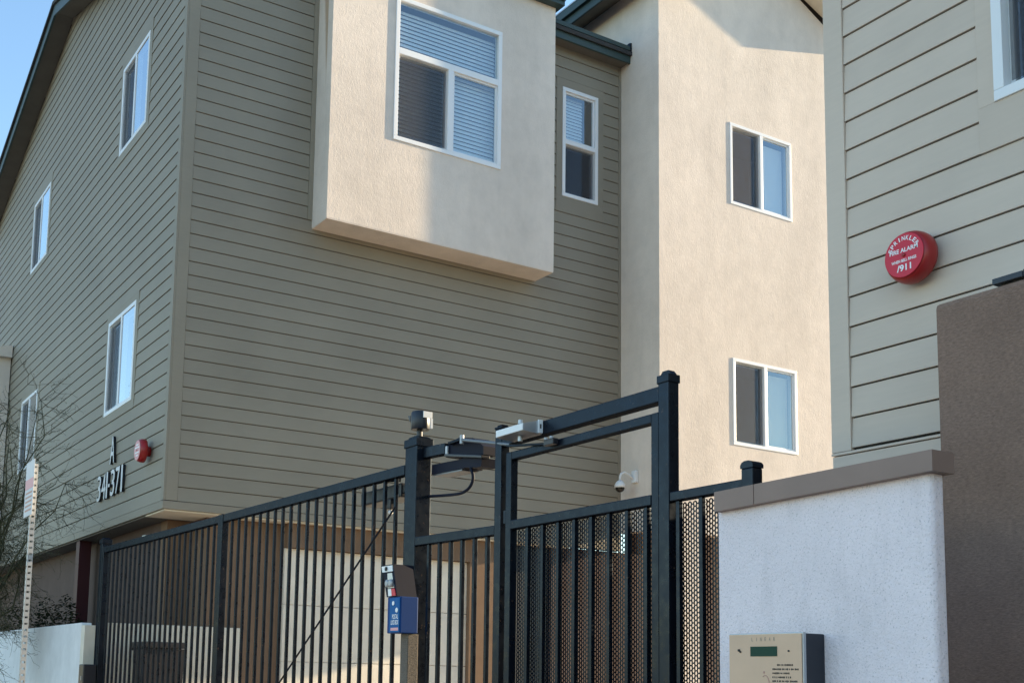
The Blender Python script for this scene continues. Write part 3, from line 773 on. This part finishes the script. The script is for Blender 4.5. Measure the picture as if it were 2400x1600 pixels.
# a dark gate operator hung behind the vehicle gate
VO = root('gate_operator', (3.10, 5.75, 2.5), 'black gate motor hung behind the pickets next to the thick post', 'gate motor')
MB().box((3.07, 5.50, 2.575), (3.20, 5.98, 2.655), 0.01).box((3.08, 5.40, 2.60), (3.12, 5.50, 2.64)).build('housing', 'black_plastic', VO)
MB().bar((3.085, 5.55, 2.678), (3.06, 6.02, 2.735), 0.03, 0.022, 0.003).build('arm', 'black_metal', VO)
box('bracket', (3.06, 5.60, 2.52), (3.10, 5.67, 2.576), 'black_plastic', VO, 0.006)
MB().sphere((3.08, 5.63, 2.505), 0.014, seg=12).build('indicator', 'white_print', VO)

# short picket panel between the thick post and the walkway gate
FP = root('picket_fence_panel', (3.0, 4.85, 0), 'short black picket panel between the thick post and the walkway gate', 'fence panel')
MB().bar((3.022, 5.216, 2.298), (3.022, 4.477, 2.285), 0.044, 0.046, 0.004).build('rail', 'black_metal', FP)
MB().bar((3.022, 5.216, 0.2), (3.022, 4.477, 0.2), 0.044, 0.046, 0.004).build('rail', 'black_metal', FP)
for y in (5.10, 4.995, 4.889, 4.781, 4.670, 4.559): picket(FP, 3.022, y, 0.18, 2.277)

# walkway gate portal
GP = root('gate_portal', (3.02, 3.9, 0), 'black steel portal of two posts and a header over the walkway gate', 'gate frame')
box('left_post', (3.0, 4.424, 0), (3.05, 4.476, 2.762), 'black_metal', GP, 0.004)
MB().box((2.997, 4.421, 2.762), (3.053, 4.479, 2.772), 0.003).box((3.006, 4.43, 2.7725), (3.044, 4.47, 2.782), 0.006).build('post_cap', 'black_metal', GP)
box('right_post', (3.0, 3.289, 0), (3.055, 3.347, 2.770), 'black_metal', GP, 0.005)
MB().box((2.996, 3.285, 2.745), (3.059, 3.351, 2.778), 0.004).prism([(3.287, 2.7785), (3.349, 2.7785), (3.334, 2.795), (3.302, 2.795)], 0, 3.012, 3.043).build('post_cap', 'black_metal', GP)
box('header', (3.002, 3.348, 2.676), (3.052, 4.423, 2.738), 'black_metal', GP, 0.004)

# walkway gate leaf
WG = root('walkway_gate', (3.02, 3.87, 0), 'black walkway gate with open upper frame and expanded mesh behind its pickets', 'gate')
box('stile', (3.004, 4.348, 0.1), (3.044, 4.390, 2.638), 'black_metal', WG, 0.004)
box('stile', (3.004, 3.352, 0.1), (3.044, 3.392, 2.638), 'black_metal', WG, 0.004)
box('top_rail', (3.004, 3.393, 2.600), (3.044, 4.347, 2.6375), 'black_metal', WG, 0.004)
box('middle_rail', (3.001, 3.393, 2.276), (3.046, 4.347, 2.318), 'black_metal', WG, 0.004)
box('bottom_rail', (3.004, 3.393, 0.12), (3.044, 4.347, 0.17), 'black_metal', WG, 0.004)
for k in range(8): picket(WG, 3.022, 4.231-k*0.1135, 0.171, 2.2755)
MB().cyl((3.02, 4.4065, 2.31), (3.02, 4.4065, 2.37), 0.013, seg=10).build('hinge', 'black_metal', WG)

def mesh_panel(parent, x, y0, y1, z0, z1):
    """expanded metal: zigzag strands with real thickness"""
    cw, ch, t, d, A = 0.0138, 0.0185, 0.0050, 0.003, 0.0015
    vs = []; fs = []
    nc = int((y1-y0)/cw); nr = int((z1-z0)/ch)*2
    for i in range(nc+1):                                   # upright wavy strands
        y = y0 + i*cw; b0 = len(vs)
        for j in range(nr+1):
            yy = y + (A if (i+j) % 2 else -A); zz_ = z0 + j*ch/2
            vs.extend([(x-d/2, yy-t/2, zz_), (x-d/2, yy+t/2, zz_), (x+d/2, yy+t/2, zz_), (x+d/2, yy-t/2, zz_)])
            if j:
                a, c = b0+4*(j-1), b0+4*j
                for k in range(4): fs.append((a+k, a+(k+1) % 4, c+(k+1) % 4, c+k))
        if i < nc:                                          # short bonds where two strands come together
            for j in range(nr+1):
                if (i+j) % 2 == 0: continue
                zz_ = z0 + j*ch/2; k = len(vs); hy0, hy1, hz = y+A+t/2-0.0002, y+cw-A-t/2+0.0002, 0.0027
                vs.extend([(x-d/2, hy0, zz_-hz), (x-d/2, hy1, zz_-hz), (x-d/2, hy1, zz_+hz), (x-d/2, hy0, zz_+hz), (x+d/2, hy0, zz_-hz), (x+d/2, hy1, zz_-hz), (x+d/2, hy1, zz_+hz), (x+d/2, hy0, zz_+hz)])
                fs.extend([(k, k+1, k+2, k+3), (k+4, k+7, k+6, k+5), (k, k+4, k+5, k+1), (k+3, k+2, k+6, k+7)])
    me = bpy.data.meshes.new('expanded_mesh'); me.from_pydata([(a, b_-y0, c-z0) for a, b_, c in vs], [], fs)
    for v in me.vertices: v.co.x -= x
    return stuff(link('expanded_mesh', me, 'black_metal', parent, (x, y0, z0)))
mesh_panel(WG, 3.040, 3.395, 4.345, 0.20, 2.274)

# mesh fence panel running behind the white wall
MF = root('mesh_fence_panel', (3.02, 3.1, 0), 'black mesh fence panel disappearing behind the white wall', 'fence panel')
box('rail', (3.003, 2.918, 2.279), (3.046, 3.288, 2.315), 'black_metal', MF, 0.004)
box('rail', (3.003, 2.918, 0.15), (3.046, 3.288, 0.19), 'black_metal', MF, 0.004)
for y in (3.255, 3.134, 3.02): picket(MF, 3.022, y, 0.19, 2.2785)
mesh_panel(MF, 3.040, 2.92, 3.286, 0.20, 2.277)
EP = root('fence_post', (3.025, 2.89, 0), 'black fence post with rounded top rising behind the capped white wall', 'post')
box('shaft', (3.0, 2.864, 0), (3.05, 2.917, 2.350), 'black_metal', EP, 0.005)
MB().prism([(2.861, 2.3505), (2.861, 2.362), (2.868, 2.371), (2.880, 2.376), (2.901, 2.376), (2.913, 2.371), (2.920, 2.362), (2.920, 2.3505)], 0, 2.998, 3.052).build('cap', 'black_metal', EP)

# ------------------------------------------------------------------ hardware
ML = root('magnetic_lock', (2.95, 4.2, 2.67), 'silver grey magnetic lock box under the portal header corner', 'lock')
mb = MB().prism([(2.9, 2.684), (2.9, 2.716), (2.999, 2.742), (2.999, 2.676)], 1, 4.104, 4.318); mb.build('body', 'grey_metal', ML)
box('cover', (2.8955, 4.106, 2.6845), (2.8995, 4.316, 2.7155), 'white_vinyl', ML, 0.002)
box('end_plate', (2.975, 4.095, 2.68), (2.999, 4.1035, 2.74), 'white_vinyl', ML, 0.002)
MB().box((2.982, 4.0945, 2.70), (2.990, 4.0949, 2.72)).build('slot', 'dark_print', ML)
MB().cyl((2.95, 4.20, 2.655), (2.95, 4.20, 2.6785), 0.011, seg=12).build('bolt', 'grey_metal', ML)
MB().cyl((2.95, 4.20, 2.735), (2.95, 4.20, 2.752), 0.010, seg=12).build('bolt', 'grey_metal', ML)

GO = root('door_operator', (3.15, 5.05, 2.7), 'dark swing gate motor with bent arm on a bracket of the thick post', 'gate motor')
MB().bar((3.06, 5.217, 2.772), (3.085, 5.04, 2.770), 0.045, 0.058, 0.004).build('bracket', 'black_metal', GO)
MB().prism([(5.06, 2.728), (5.075, 2.795), (4.93, 2.812), (4.80, 2.788), (4.705, 2.732), (4.705, 2.69)], 0, 3.085, 3.18).build('upper_cover', 'matt_navy', GO)
MB().box((3.068, 5.026, 2.728), (3.080, 5.042, 2.782), 0.002).build('strap', 'white_vinyl', GO)
MB().bar((3.082, 5.03, 2.733), (3.082, 4.68, 2.672), 0.05, 0.014, 0.003).build('plate', 'black_plastic', GO)
MB().prism([(5.19, 2.656), (5.19, 2.708), (4.87, 2.694), (4.87, 2.644)], 0, 3.08, 3.19).build('housing', 'matt_navy', GO)
MB().prism([(5.18, 2.648), (5.18, 2.6555), (4.90, 2.644), (4.90, 2.637)], 0, 3.085, 3.18).build('base_plate', 'gunmetal', GO)
MB().prism([(4.89, 2.65), (4.89, 2.70), (4.705, 2.672), (4.715, 2.63), (4.76, 2.632)], 0, 3.078, 3.17).build('end_cover', 'matt_navy', GO)
MB().cyl((3.05, 4.85, 2.762), (3.05, 4.85, 2.806), 0.011, seg=12).build('pivot_bolt', 'galvanised', GO)
MB().bar((3.07, 5.0, 2.790), (3.05, 4.85, 2.784), 0.022, 0.014, 0.003).build('arm', 'black_metal', GO)
MB().cyl((3.05, 4.85, 2.782), (2.995, 4.34, 2.668), 0.0085, seg=10).build('arm', 'gunmetal', GO)
MB().bar((2.992, 4.36, 2.664), (2.992, 4.06, 2.626), 0.016, 0.010, 0.002).build('arm', 'black_metal', GO)
MB().box((2.972, 3.985, 2.612), (3.003, 4.055, 2.640), 0.004).build('leaf_bracket', 'black_plastic', GO)
for y in (4.0, 4.04): MB().cyl((2.975, y, 2.638), (2.975, y, 2.648), 0.009, seg=10).build('bolt', 'galvanised', GO)
pts = []
ctl = [(3.085, 4.820, 2.645), (3.085, 4.794, 2.589), (3.085, 4.818, 2.546), (3.085, 4.887, 2.523), (3.085, 5.002, 2.525), (3.085, 5.23, 2.545)]
for k in range(len(ctl)-1):
    p0, p1, p2, p3 = [Vector(ctl[max(0, min(len(ctl)-1, k+j))]) for j in (-1, 0, 1, 2)]
    for s in range(6):
        t = s/6; pts.append(0.5*((2*p1) + (p2-p0)*t + (2*p0-5*p1+4*p2-p3)*t*t + (3*p1-p0-3*p2+p3)*t**3))
pts.append(Vector(ctl[-1])); MB().tube(pts, 0.0080, 8).build('cable', 'matt_navy', GO)

PS = root('photo_sensor', (3.05, 5.275, 2.86), 'small dark sensor head on top of the thick gate post', 'sensor')
MB().cyl((3.05, 5.275, 2.866), (3.05, 5.275, 2.905), 0.016, seg=14).build('stem', 'black_plastic', PS)
MB().lathe([(0.050, 0), (0.053, 0.004), (0.053, 0.092), (0.050, 0.096)], (3.05, 5.268, 2.905), (0, 0, 1), 8).build('housing', 'navy_case', PS)
MB().box((3.034, 5.2095, 2.962), (3.088, 5.2155, 2.996), 0.001).build('lens', 'white_vinyl', PS)
box('strip', (3.080, 5.2095, 2.908), (3.092, 5.2165, 2.9615), 'white_vinyl', PS)
MB().prism([(5.326, 2.96), (5.326, 2.99), (5.352, 2.992), (5.337, 2.958)], 0, 3.02, 3.07).build('hood', 'black_plastic', PS)

KB = root('key_box', (2.98, 5.4, 1.8), 'dark open key switch box above blue postal lock box on the thick post', 'lock box')
mb = MB().prism([(5.3501, 2.1721), (5.2252, 2.1721), (5.1744, 2.0042), (5.2867, 2.0042)], 0, 2.882, 2.997)
mb.build('switch_case', 'matt_navy', KB)
MB().prism([(5.3443, 2.1663), (5.231, 2.1663), (5.2232, 2.135), (5.3326, 2.135)], 0, 2.8772, 2.8815).build('name_plate', 'white_vinyl', KB)
MB().lathe([(0.011, 0), (0.011, 0.006), (0.006, 0.006)], (2.8772, 5.2876, 2.1506), (-1, 0, 0), 14).build('lock_cylinder', 'dark_print', KB)
MB().prism([(5.2798, 2.1272), (5.231, 2.1272), (5.2037, 2.0491), (5.2701, 2.0491)], 0, 2.8781, 2.8815).build('back_plate', 'grey_metal', KB)
for y, z in ((5.2642, 2.0735), (5.2281, 2.0735)):
    MB().lathe([(0.018, 0), (0.020, 0.004), (0.020, 0.012), (0.012, 0.016)], (2.8781, y, z), (-1, 0, 0), 18).build('key_switch', 'galvanised', KB)
MB().prism([(5.2681, 2.0452), (5.2349, 2.0452), (5.2271, 2.0081), (5.2632, 2.0081)], 0, 2.8772, 2.8815).build('white_tag', 'white_print', KB)
MB().prism([(5.2339, 2.0452), (5.2008, 2.0452), (5.1842, 2.0081), (5.2261, 2.0081)], 0, 2.8772, 2.8815).build('red_tag', 'red_label', KB)
box('lock_box', (2.883, 5.1373, 1.8167), (2.985, 5.2769, 2.0022), 'navy_blue', KB, 0.004)
MB().box((2.8786, 5.1431, 1.8206), (2.8825, 5.2476, 1.9964), 0.002).build('front_label', 'sign_blue', KB)
kM = lambda y, z: face_matrix((2.8779, y, z), (-1, 0, 0))
lettering('lettering', 'POSTAL', kM(5.1861, 1.9007), 0.062, 0.024, 'white_print', KB, bold=0.015)
lettering('lettering', 'LOCK BOX', kM(5.19, 1.8714), 0.078, 0.024, 'white_print', KB, bold=0.02)
MB().box((2.8777, 5.1519, 1.8294), (2.8783, 5.23, 1.8441)).build('printed_strip', 'faded_label', KB)
MB().lathe([(0.011, 0), (0.011, 0.003)], (2.8781, 5.2056, 1.969), (-1, 0, 0), 14).build('eagle_mark', 'white_print', KB)
MB().lathe([(0.012, 0), (0.012, 0.004)], (2.8781, 5.1666, 1.9329), (-1, 0, 0), 14).build('keyhole_cover', 'white_print', KB)
tag(MB().box((2.935, 5.150, 0), (2.998, 5.225, 1.8148), 0.004).build('mounting_post', 'weathered'), 'weathered brownish strut standing under the blue lock box', 'post')

# ------------------------------------------------------------------ alarm bells
def bell(center, r, label, plate, texts, stand):
    o = root('alarm_bell', center, label, 'alarm bell')
    x, y, z = center
    MB().lathe([(r*0.42, 0), (r*0.42, stand)], (x, y, z), (-1, 0, 0), 24).build('back_box', 'red_paint', o)
    t = stand
    prof = [(r*0.9, t), (r*0.985, t+0.004), (r, t+0.02), (r*0.985, t+0.040), (r*0.93, t+0.060), (r*0.86, t+0.070), (r*0.5, t+0.0745), (0.004, t+0.0755)]
    MB().lathe(prof, (x, y, z), (-1, 0, 0), 48).build('gong', 'red_paint', o)
    MB().lathe([(r*0.84, t+0.0745), (r*0.84, t+0.0785), (r*0.825, t+0.079)], (x, y, z), (-1, 0, 0), 48).build('label_disc', plate, o)
    MB().lathe([(r*0.075, t+0.079), (r*0.075, t+0.083), (r*0.04, t+0.085)], (x, y, z), (-1, 0, 0), 16).build('centre_bolt', 'red_paint', o)
    xf = x - t - 0.0796
    def M(u, v, rot=0.0): return face_matrix((xf, y-u, z+v), (-1, 0, 0)) @ Matrix.Rotation(rot, 4, 'Z')
    if texts:
        s = 'SPRINKLER'
        for k, ch in enumerate(s):
            a = R(90 + 62 - 124*k/(len(s)-1)); rr = r*0.655
            lettering('letter', ch, M(rr*math.cos(a), rr*math.sin(a), a-R(90)), r*(0.045 if ch == 'I' else 0.13), r*0.17, 'white_print', o, bold=0.02)
        lettering('lettering', 'FIRE ALARM', M(0, r*0.20), r*1.22, r*0.17, 'white_print', o, bold=0.025)
        lettering('lettering', 'WHEN BELL RINGS', M(0, -r*0.20), r*1.08, r*0.12, 'white_print', o, bold=0.03)
        lettering('lettering', '/911', M(0, -r*0.48), r*0.62, r*0.26, 'white_print', o, bold=0.03)
    else:
        for v, w in ((0.45, 0.7), (0.22, 1.2), (-0.2, 1.1), (-0.45, 0.6)):
            box('printed_line', (xf-0.0004, y-w*r/2, z+v*r-r*0.06), (xf, y+w*r/2, z+v*r+r*0.06), 'white_print', o)
    return o
bell((XR-0.018, 3.072, 1.6+1.818), 0.113, 'large red sprinkler fire alarm bell with bright red lettered face on the pale grey siding', 'red_label', True, 0.028)
bell((XC-0.018, 11.16, 1.6+2.15), 0.118, 'small faded red alarm bell on taupe siding right of the building number', 'faded_label', False, 0.05)

# ------------------------------------------------------------------ building letter and number
AL = root('building_letter', (3.365, 12.43, 1.6+2.22), 'single silver letter A above the building number on the taupe siding', 'house letter')
lettering('letter', 'A', face_matrix((XC-0.019, 12.435, 1.6+2.368), (-1, 0, 0)), 0.165, 0.30, 'letter_silver', AL, 0.028, 0.004, 'letter_dark')
HN = root('house_number', (3.365, 12.48, 1.6+1.85), 'row of silver raised digits reading 341-371 on the taupe siding', 'house number')
for ch, y, w in (('3', 12.905, 0.15), ('4', 12.715, 0.16), ('1', 12.585, 0.055), ('-', 12.500, 0.06), ('3', 12.360, 0.15), ('7', 12.170, 0.15), ('1', 12.015, 0.055)):
    lettering('digit', ch, face_matrix((XC-0.019, y, 1.6+(2.0 if ch != '-' else 1.985)), (-1, 0, 0)), w, 0.29 if ch != '-' else 0.035, 'letter_silver', HN, 0.028, 0.004, 'letter_dark')

# ------------------------------------------------------------------ security camera on the wing
SCM = root('security_camera', (8.85, 10.40, 3.8), 'white dome security camera on a curved arm on the cream side wall', 'security camera')
MB().box((XT-0.05, 10.325, 3.91), (XT-0.001, 10.405, 4.055), 0.012).build('wall_box', 'white_vinyl', SCM)
MB().tube([(8.906, 10.37, 3.955), (8.85, 10.38, 4.00), (8.79, 10.385, 4.022), (8.74, 10.39, 4.00), (8.725, 10.39, 3.955), (8.725, 10.39, 3.92)], 0.014, 8).build('arm', 'white_vinyl', SCM)
MB().lathe([(0.02, 0), (0.045, 0.02), (0.062, 0.05), (0.066, 0.085)], (8.725, 10.39, 3.92), (0, 0, -1), 24).build('housing', 'white_vinyl', SCM)
MB().sphere((8.725, 10.39, 3.832), 0.055, (1, 1, 0.95), 20).build('dome', 'smoked_dome', SCM, smooth=True)

# ------------------------------------------------------------------ left: enclosure wall, bin, sign, plants, neighbour
LWALL = root('enclosure_wall', (3.3, 10.9, 0), 'low white wall with a cream end face behind the vehicle gate', 'wall')
MB().box((2.86, 10.83, 0), (4.27, 10.855, 2.035), 0.004).build('end_face', 'cream_paint', LWALL)
box('end_return', (2.745, 10.83, 0), (2.8595, 10.95, 2.005), 'cream_paint', LWALL, 0.006)
box('street_face', (2.745, 10.951, 0), (2.84, 17.2, 2.03), 'white_paint', LWALL, 0.006)
SB = root('wheeled_bin', (3.45, 10.6, 0), 'black lidded bin standing behind the far pickets of the vehicle gate', 'bin')
mb = MB().prism([(3.20, 0.12), (3.50, 0.12), (3.54, 1.80), (3.17, 1.80)], 1, 10.34, 10.70); mb.build('body', 'black_plastic', SB)
MB().box((3.155, 10.31, 1.805), (3.555, 10.73, 1.862), 0.015).build('lid', 'black_plastic', SB)
MB().cyl((3.17, 10.76, 1.80), (3.54, 10.76, 1.80), 0.016, seg=10).build('handle', 'black_plastic', SB)
for x in (3.17, 3.48): MB().cyl((x, 10.70, 0.10), (x+0.05, 10.70, 0.10), 0.1, seg=18).build('wheel', 'black_plastic', SB)
JB = root('junction_box', (2.79, 11.0, 0), 'black electrical box on a stand left of the far gate post', 'electrical box')
box('case', (2.70, 10.62, 1.36), (2.82, 10.78, 1.645), 'black_plastic', JB, 0.012)
box('stand', (2.745, 10.68, 0), (2.78, 10.72, 1.359), 'black_metal', JB)
box('latch', (2.694, 10.66, 1.50), (2.6995, 10.675, 1.54), 'grey_metal', JB)
SF = root('soffit_light', (3.6, 11.2, 3.05), 'small white light fixture tucked under the building overhang', 'light fixture')
MB().box((3.53, 11.78, 2.93), (3.63, 11.94, 2.965), 0.008).build('diffuser', 'white_vinyl', SF)
MB().box((3.56, 11.80, 2.966), (3.629, 11.92, 3.0), 0.004).build('body', 'grey_metal', SF)

SP = root('sign_post', (1.945, 9.5, 0), 'perforated galvanised post carrying a red and white sign at the left edge', 'sign post')
PX, PY, PS_ = 1.945, 9.5, 0.040
q = MB()
# square tube with real punched holes along the two visible faces
def tube_face(axis):
    for k in range(64):
        z0 = 0.02 + k*0.05
        if z0 + 0.05 > 3.22: break
        h0, h1, w0, w1 = z0+0.017, z0+0.033, -0.009, 0.009
        rects = [(-PS_/2, PS_/2, z0, h0), (-PS_/2, PS_/2, h1, z0+0.05), (-PS_/2, w0, h0, h1), (w1, PS_/2, h0, h1)]
        for a, c, e, g in rects:
            for sgn in (-1, 1):
                if axis == 'X':
                    xo = PX + sgn*(PS_/2-0.0015); q.box((xo-0.0015, PY+a, e), (xo+0.0015, PY+c, g))
                else:
                    yo = PY + sgn*(PS_/2-0.0015); q.box((PX+a+0.003, yo-0.0015, e), (PX+c-0.003, yo+0.0015, g))
tube_face('X'); tube_face('Y'); q.build('perforated_post', 'galvanised', SP)
box('sign_panel', (1.9135, 9.375, 2.80), (1.9165, 9.68, 3.245), 'white_paint', SP, 0.001)
MB().box((1.9123, 9.385, 3.02), (1.9130, 9.67, 3.10)).build('red_band', 'faded_label', SP)
for k in range(5):
    MB().box((1.9123, 9.41, 2.84+k*0.035), (1.9130, 9.645, 2.855+k*0.035)).build('printed_line', 'pink_print', SP)

def palo_verde(name, base, crown, rad, label):
    random.seed(11)
    o = root(name, base, label, 'tree'); tw = MB(); tr = MB(); leaf = []
    base = Vector(base); c = Vector(crown)
    def inside():
        while True:
            v = Vector((random.uniform(-1, 1), random.uniform(-1, 1), random.uniform(-1, 1)))
            if 0.25 < v.length < 1: return c + Vector((v.x*rad[0], v.y*rad[1], v.z*rad[2]))
    def curve(p, q, n, wob, r0, r1, mb, seg):
        pts = [p.lerp(q, k/n) + Vector((random.gauss(0, wob), random.gauss(0, wob), random.gauss(0, wob) - 0.25*wob*k))*(1 if 0 < k else 0) for k in range(n+1)]
        mb.tube(pts, [r0 + (r1-r0)*k/n for k in range(n+1)], seg); return pts
    top = base + Vector((0.1, 0, 1.5)); curve(base, top, 5, 0.02, 0.07, 0.045, tr, 8)
    for _ in range(26):
        limb = curve(top, inside(), 8, 0.05, 0.018, 0.004, tr, 6)
        for _ in range(15):
            p = random.choice(limb[2:]); d = ((p-c)*0.5 + Vector((random.gauss(0, .5), random.gauss(0, .5), random.gauss(0.05, .5)))).normalized()
            sec = curve(p, p + d*random.uniform(.25, .6), 6, 0.022, 0.0036, 0.002, tw, 3)
            for _ in range(8):
                p2 = random.choice(sec[1:]); d2 = (d + Vector((random.gauss(0, .8), random.gauss(0, .8), random.gauss(-.1, .7)))).normalized()
                ter = curve(p2, p2 + d2*random.uniform(.08, .28), 4, 0.012, 0.0021, 0.0013, tw, 3)
                for _ in range(4): leaf.append(random.choice(ter) + Vector((random.gauss(0, .015), random.gauss(0, .015), random.gauss(0, .015))))
    tr.build('trunk', 'bark', o); tw.build('crown', 'twig', o)
    vs, fs = [], []
    for p in leaf:
        a = random.uniform(0, 6.283); u = Vector((math.cos(a), math.sin(a), random.uniform(-.5, .5)))*random.uniform(.006, .012); w = u.orthogonal().normalized()*random.uniform(.002, .004)
        k = len(vs); vs += [tuple(p-base-u), tuple(p-base-w), tuple(p-base+u), tuple(p-base+w)]; fs.append((k, k+1, k+2, k+3))
    me = bpy.data.meshes.new('leaves'); me.from_pydata(vs, [], fs); stuff(link('leaves', me, 'leaf_olive', o, tuple(base)))
    return o
palo_verde('palo_verde_tree', (1.85, 12.7, 0), (2.26, 12.7, 3.86), (0.66, 0.75, 1.25), 'wispy fine-twigged tree in front of the gable wall at the left edge')

def shrub(name, c, rad, label, seed, n=2600):
    random.seed(seed); o = root(name, (c[0], c[1], 0), label, 'shrub')
    st = MB()
    for k in range(9):
        a = random.uniform(0, 6.283); e = Vector((c[0]+math.cos(a)*rad[0]*.6, c[1]+math.sin(a)*rad[1]*.6, c[2]+random.uniform(0, rad[2]*.7)))
        st.tube([(c[0], c[1], 0), (c[0]*.5+e.x*.5, c[1]*.5+e.y*.5, e.z*.6), tuple(e)], [0.02, 0.012, 0.004], 5)
    st.build('stem', 'bark', o)
    vs, fs = [], []
    for k in range(n):
        while True:
            v = Vector((random.uniform(-1, 1), random.uniform(-1, 1), random.uniform(-1, 1)))
            if v.length < 1 and v.length > random.random()*0.8: break
        l = 1 + 0.25*math.sin(v.x*7+seed)*math.cos(v.y*6) ; p = Vector((v.x*rad[0]*l, v.y*rad[1]*l, c[2]+v.z*rad[2]*l))
        a = random.uniform(0, 6.283); u = Vector((math.cos(a), math.sin(a), random.uniform(-.8, .8))).normalized()*random.uniform(.015, .03); w = u.cross(Vector((random.random(), random.random(), 1))).normalized()*random.uniform(.006, .012)
        i = len(vs); vs += [tuple(p-u), tuple(p-w), tuple(p+u), tuple(p+w)]; fs.append((i, i+1, i+2, i+3))
    me = bpy.data.meshes.new('foliage'); me.from_pydata(vs, [], fs); stuff(link('foliage', me, 'leaf_dark', o, (c[0], c[1], 0)))
shrub('shrub', (3.12, 13.6, 1.9), (0.30, 0.9, 0.5), 'dark leafy shrub behind the low white wall, nearest the maroon column', 5)
shrub('shrub', (3.10, 15.6, 1.9), (0.32, 1.1, 0.52), 'dark leafy shrub behind the low white wall at the left edge', 9)
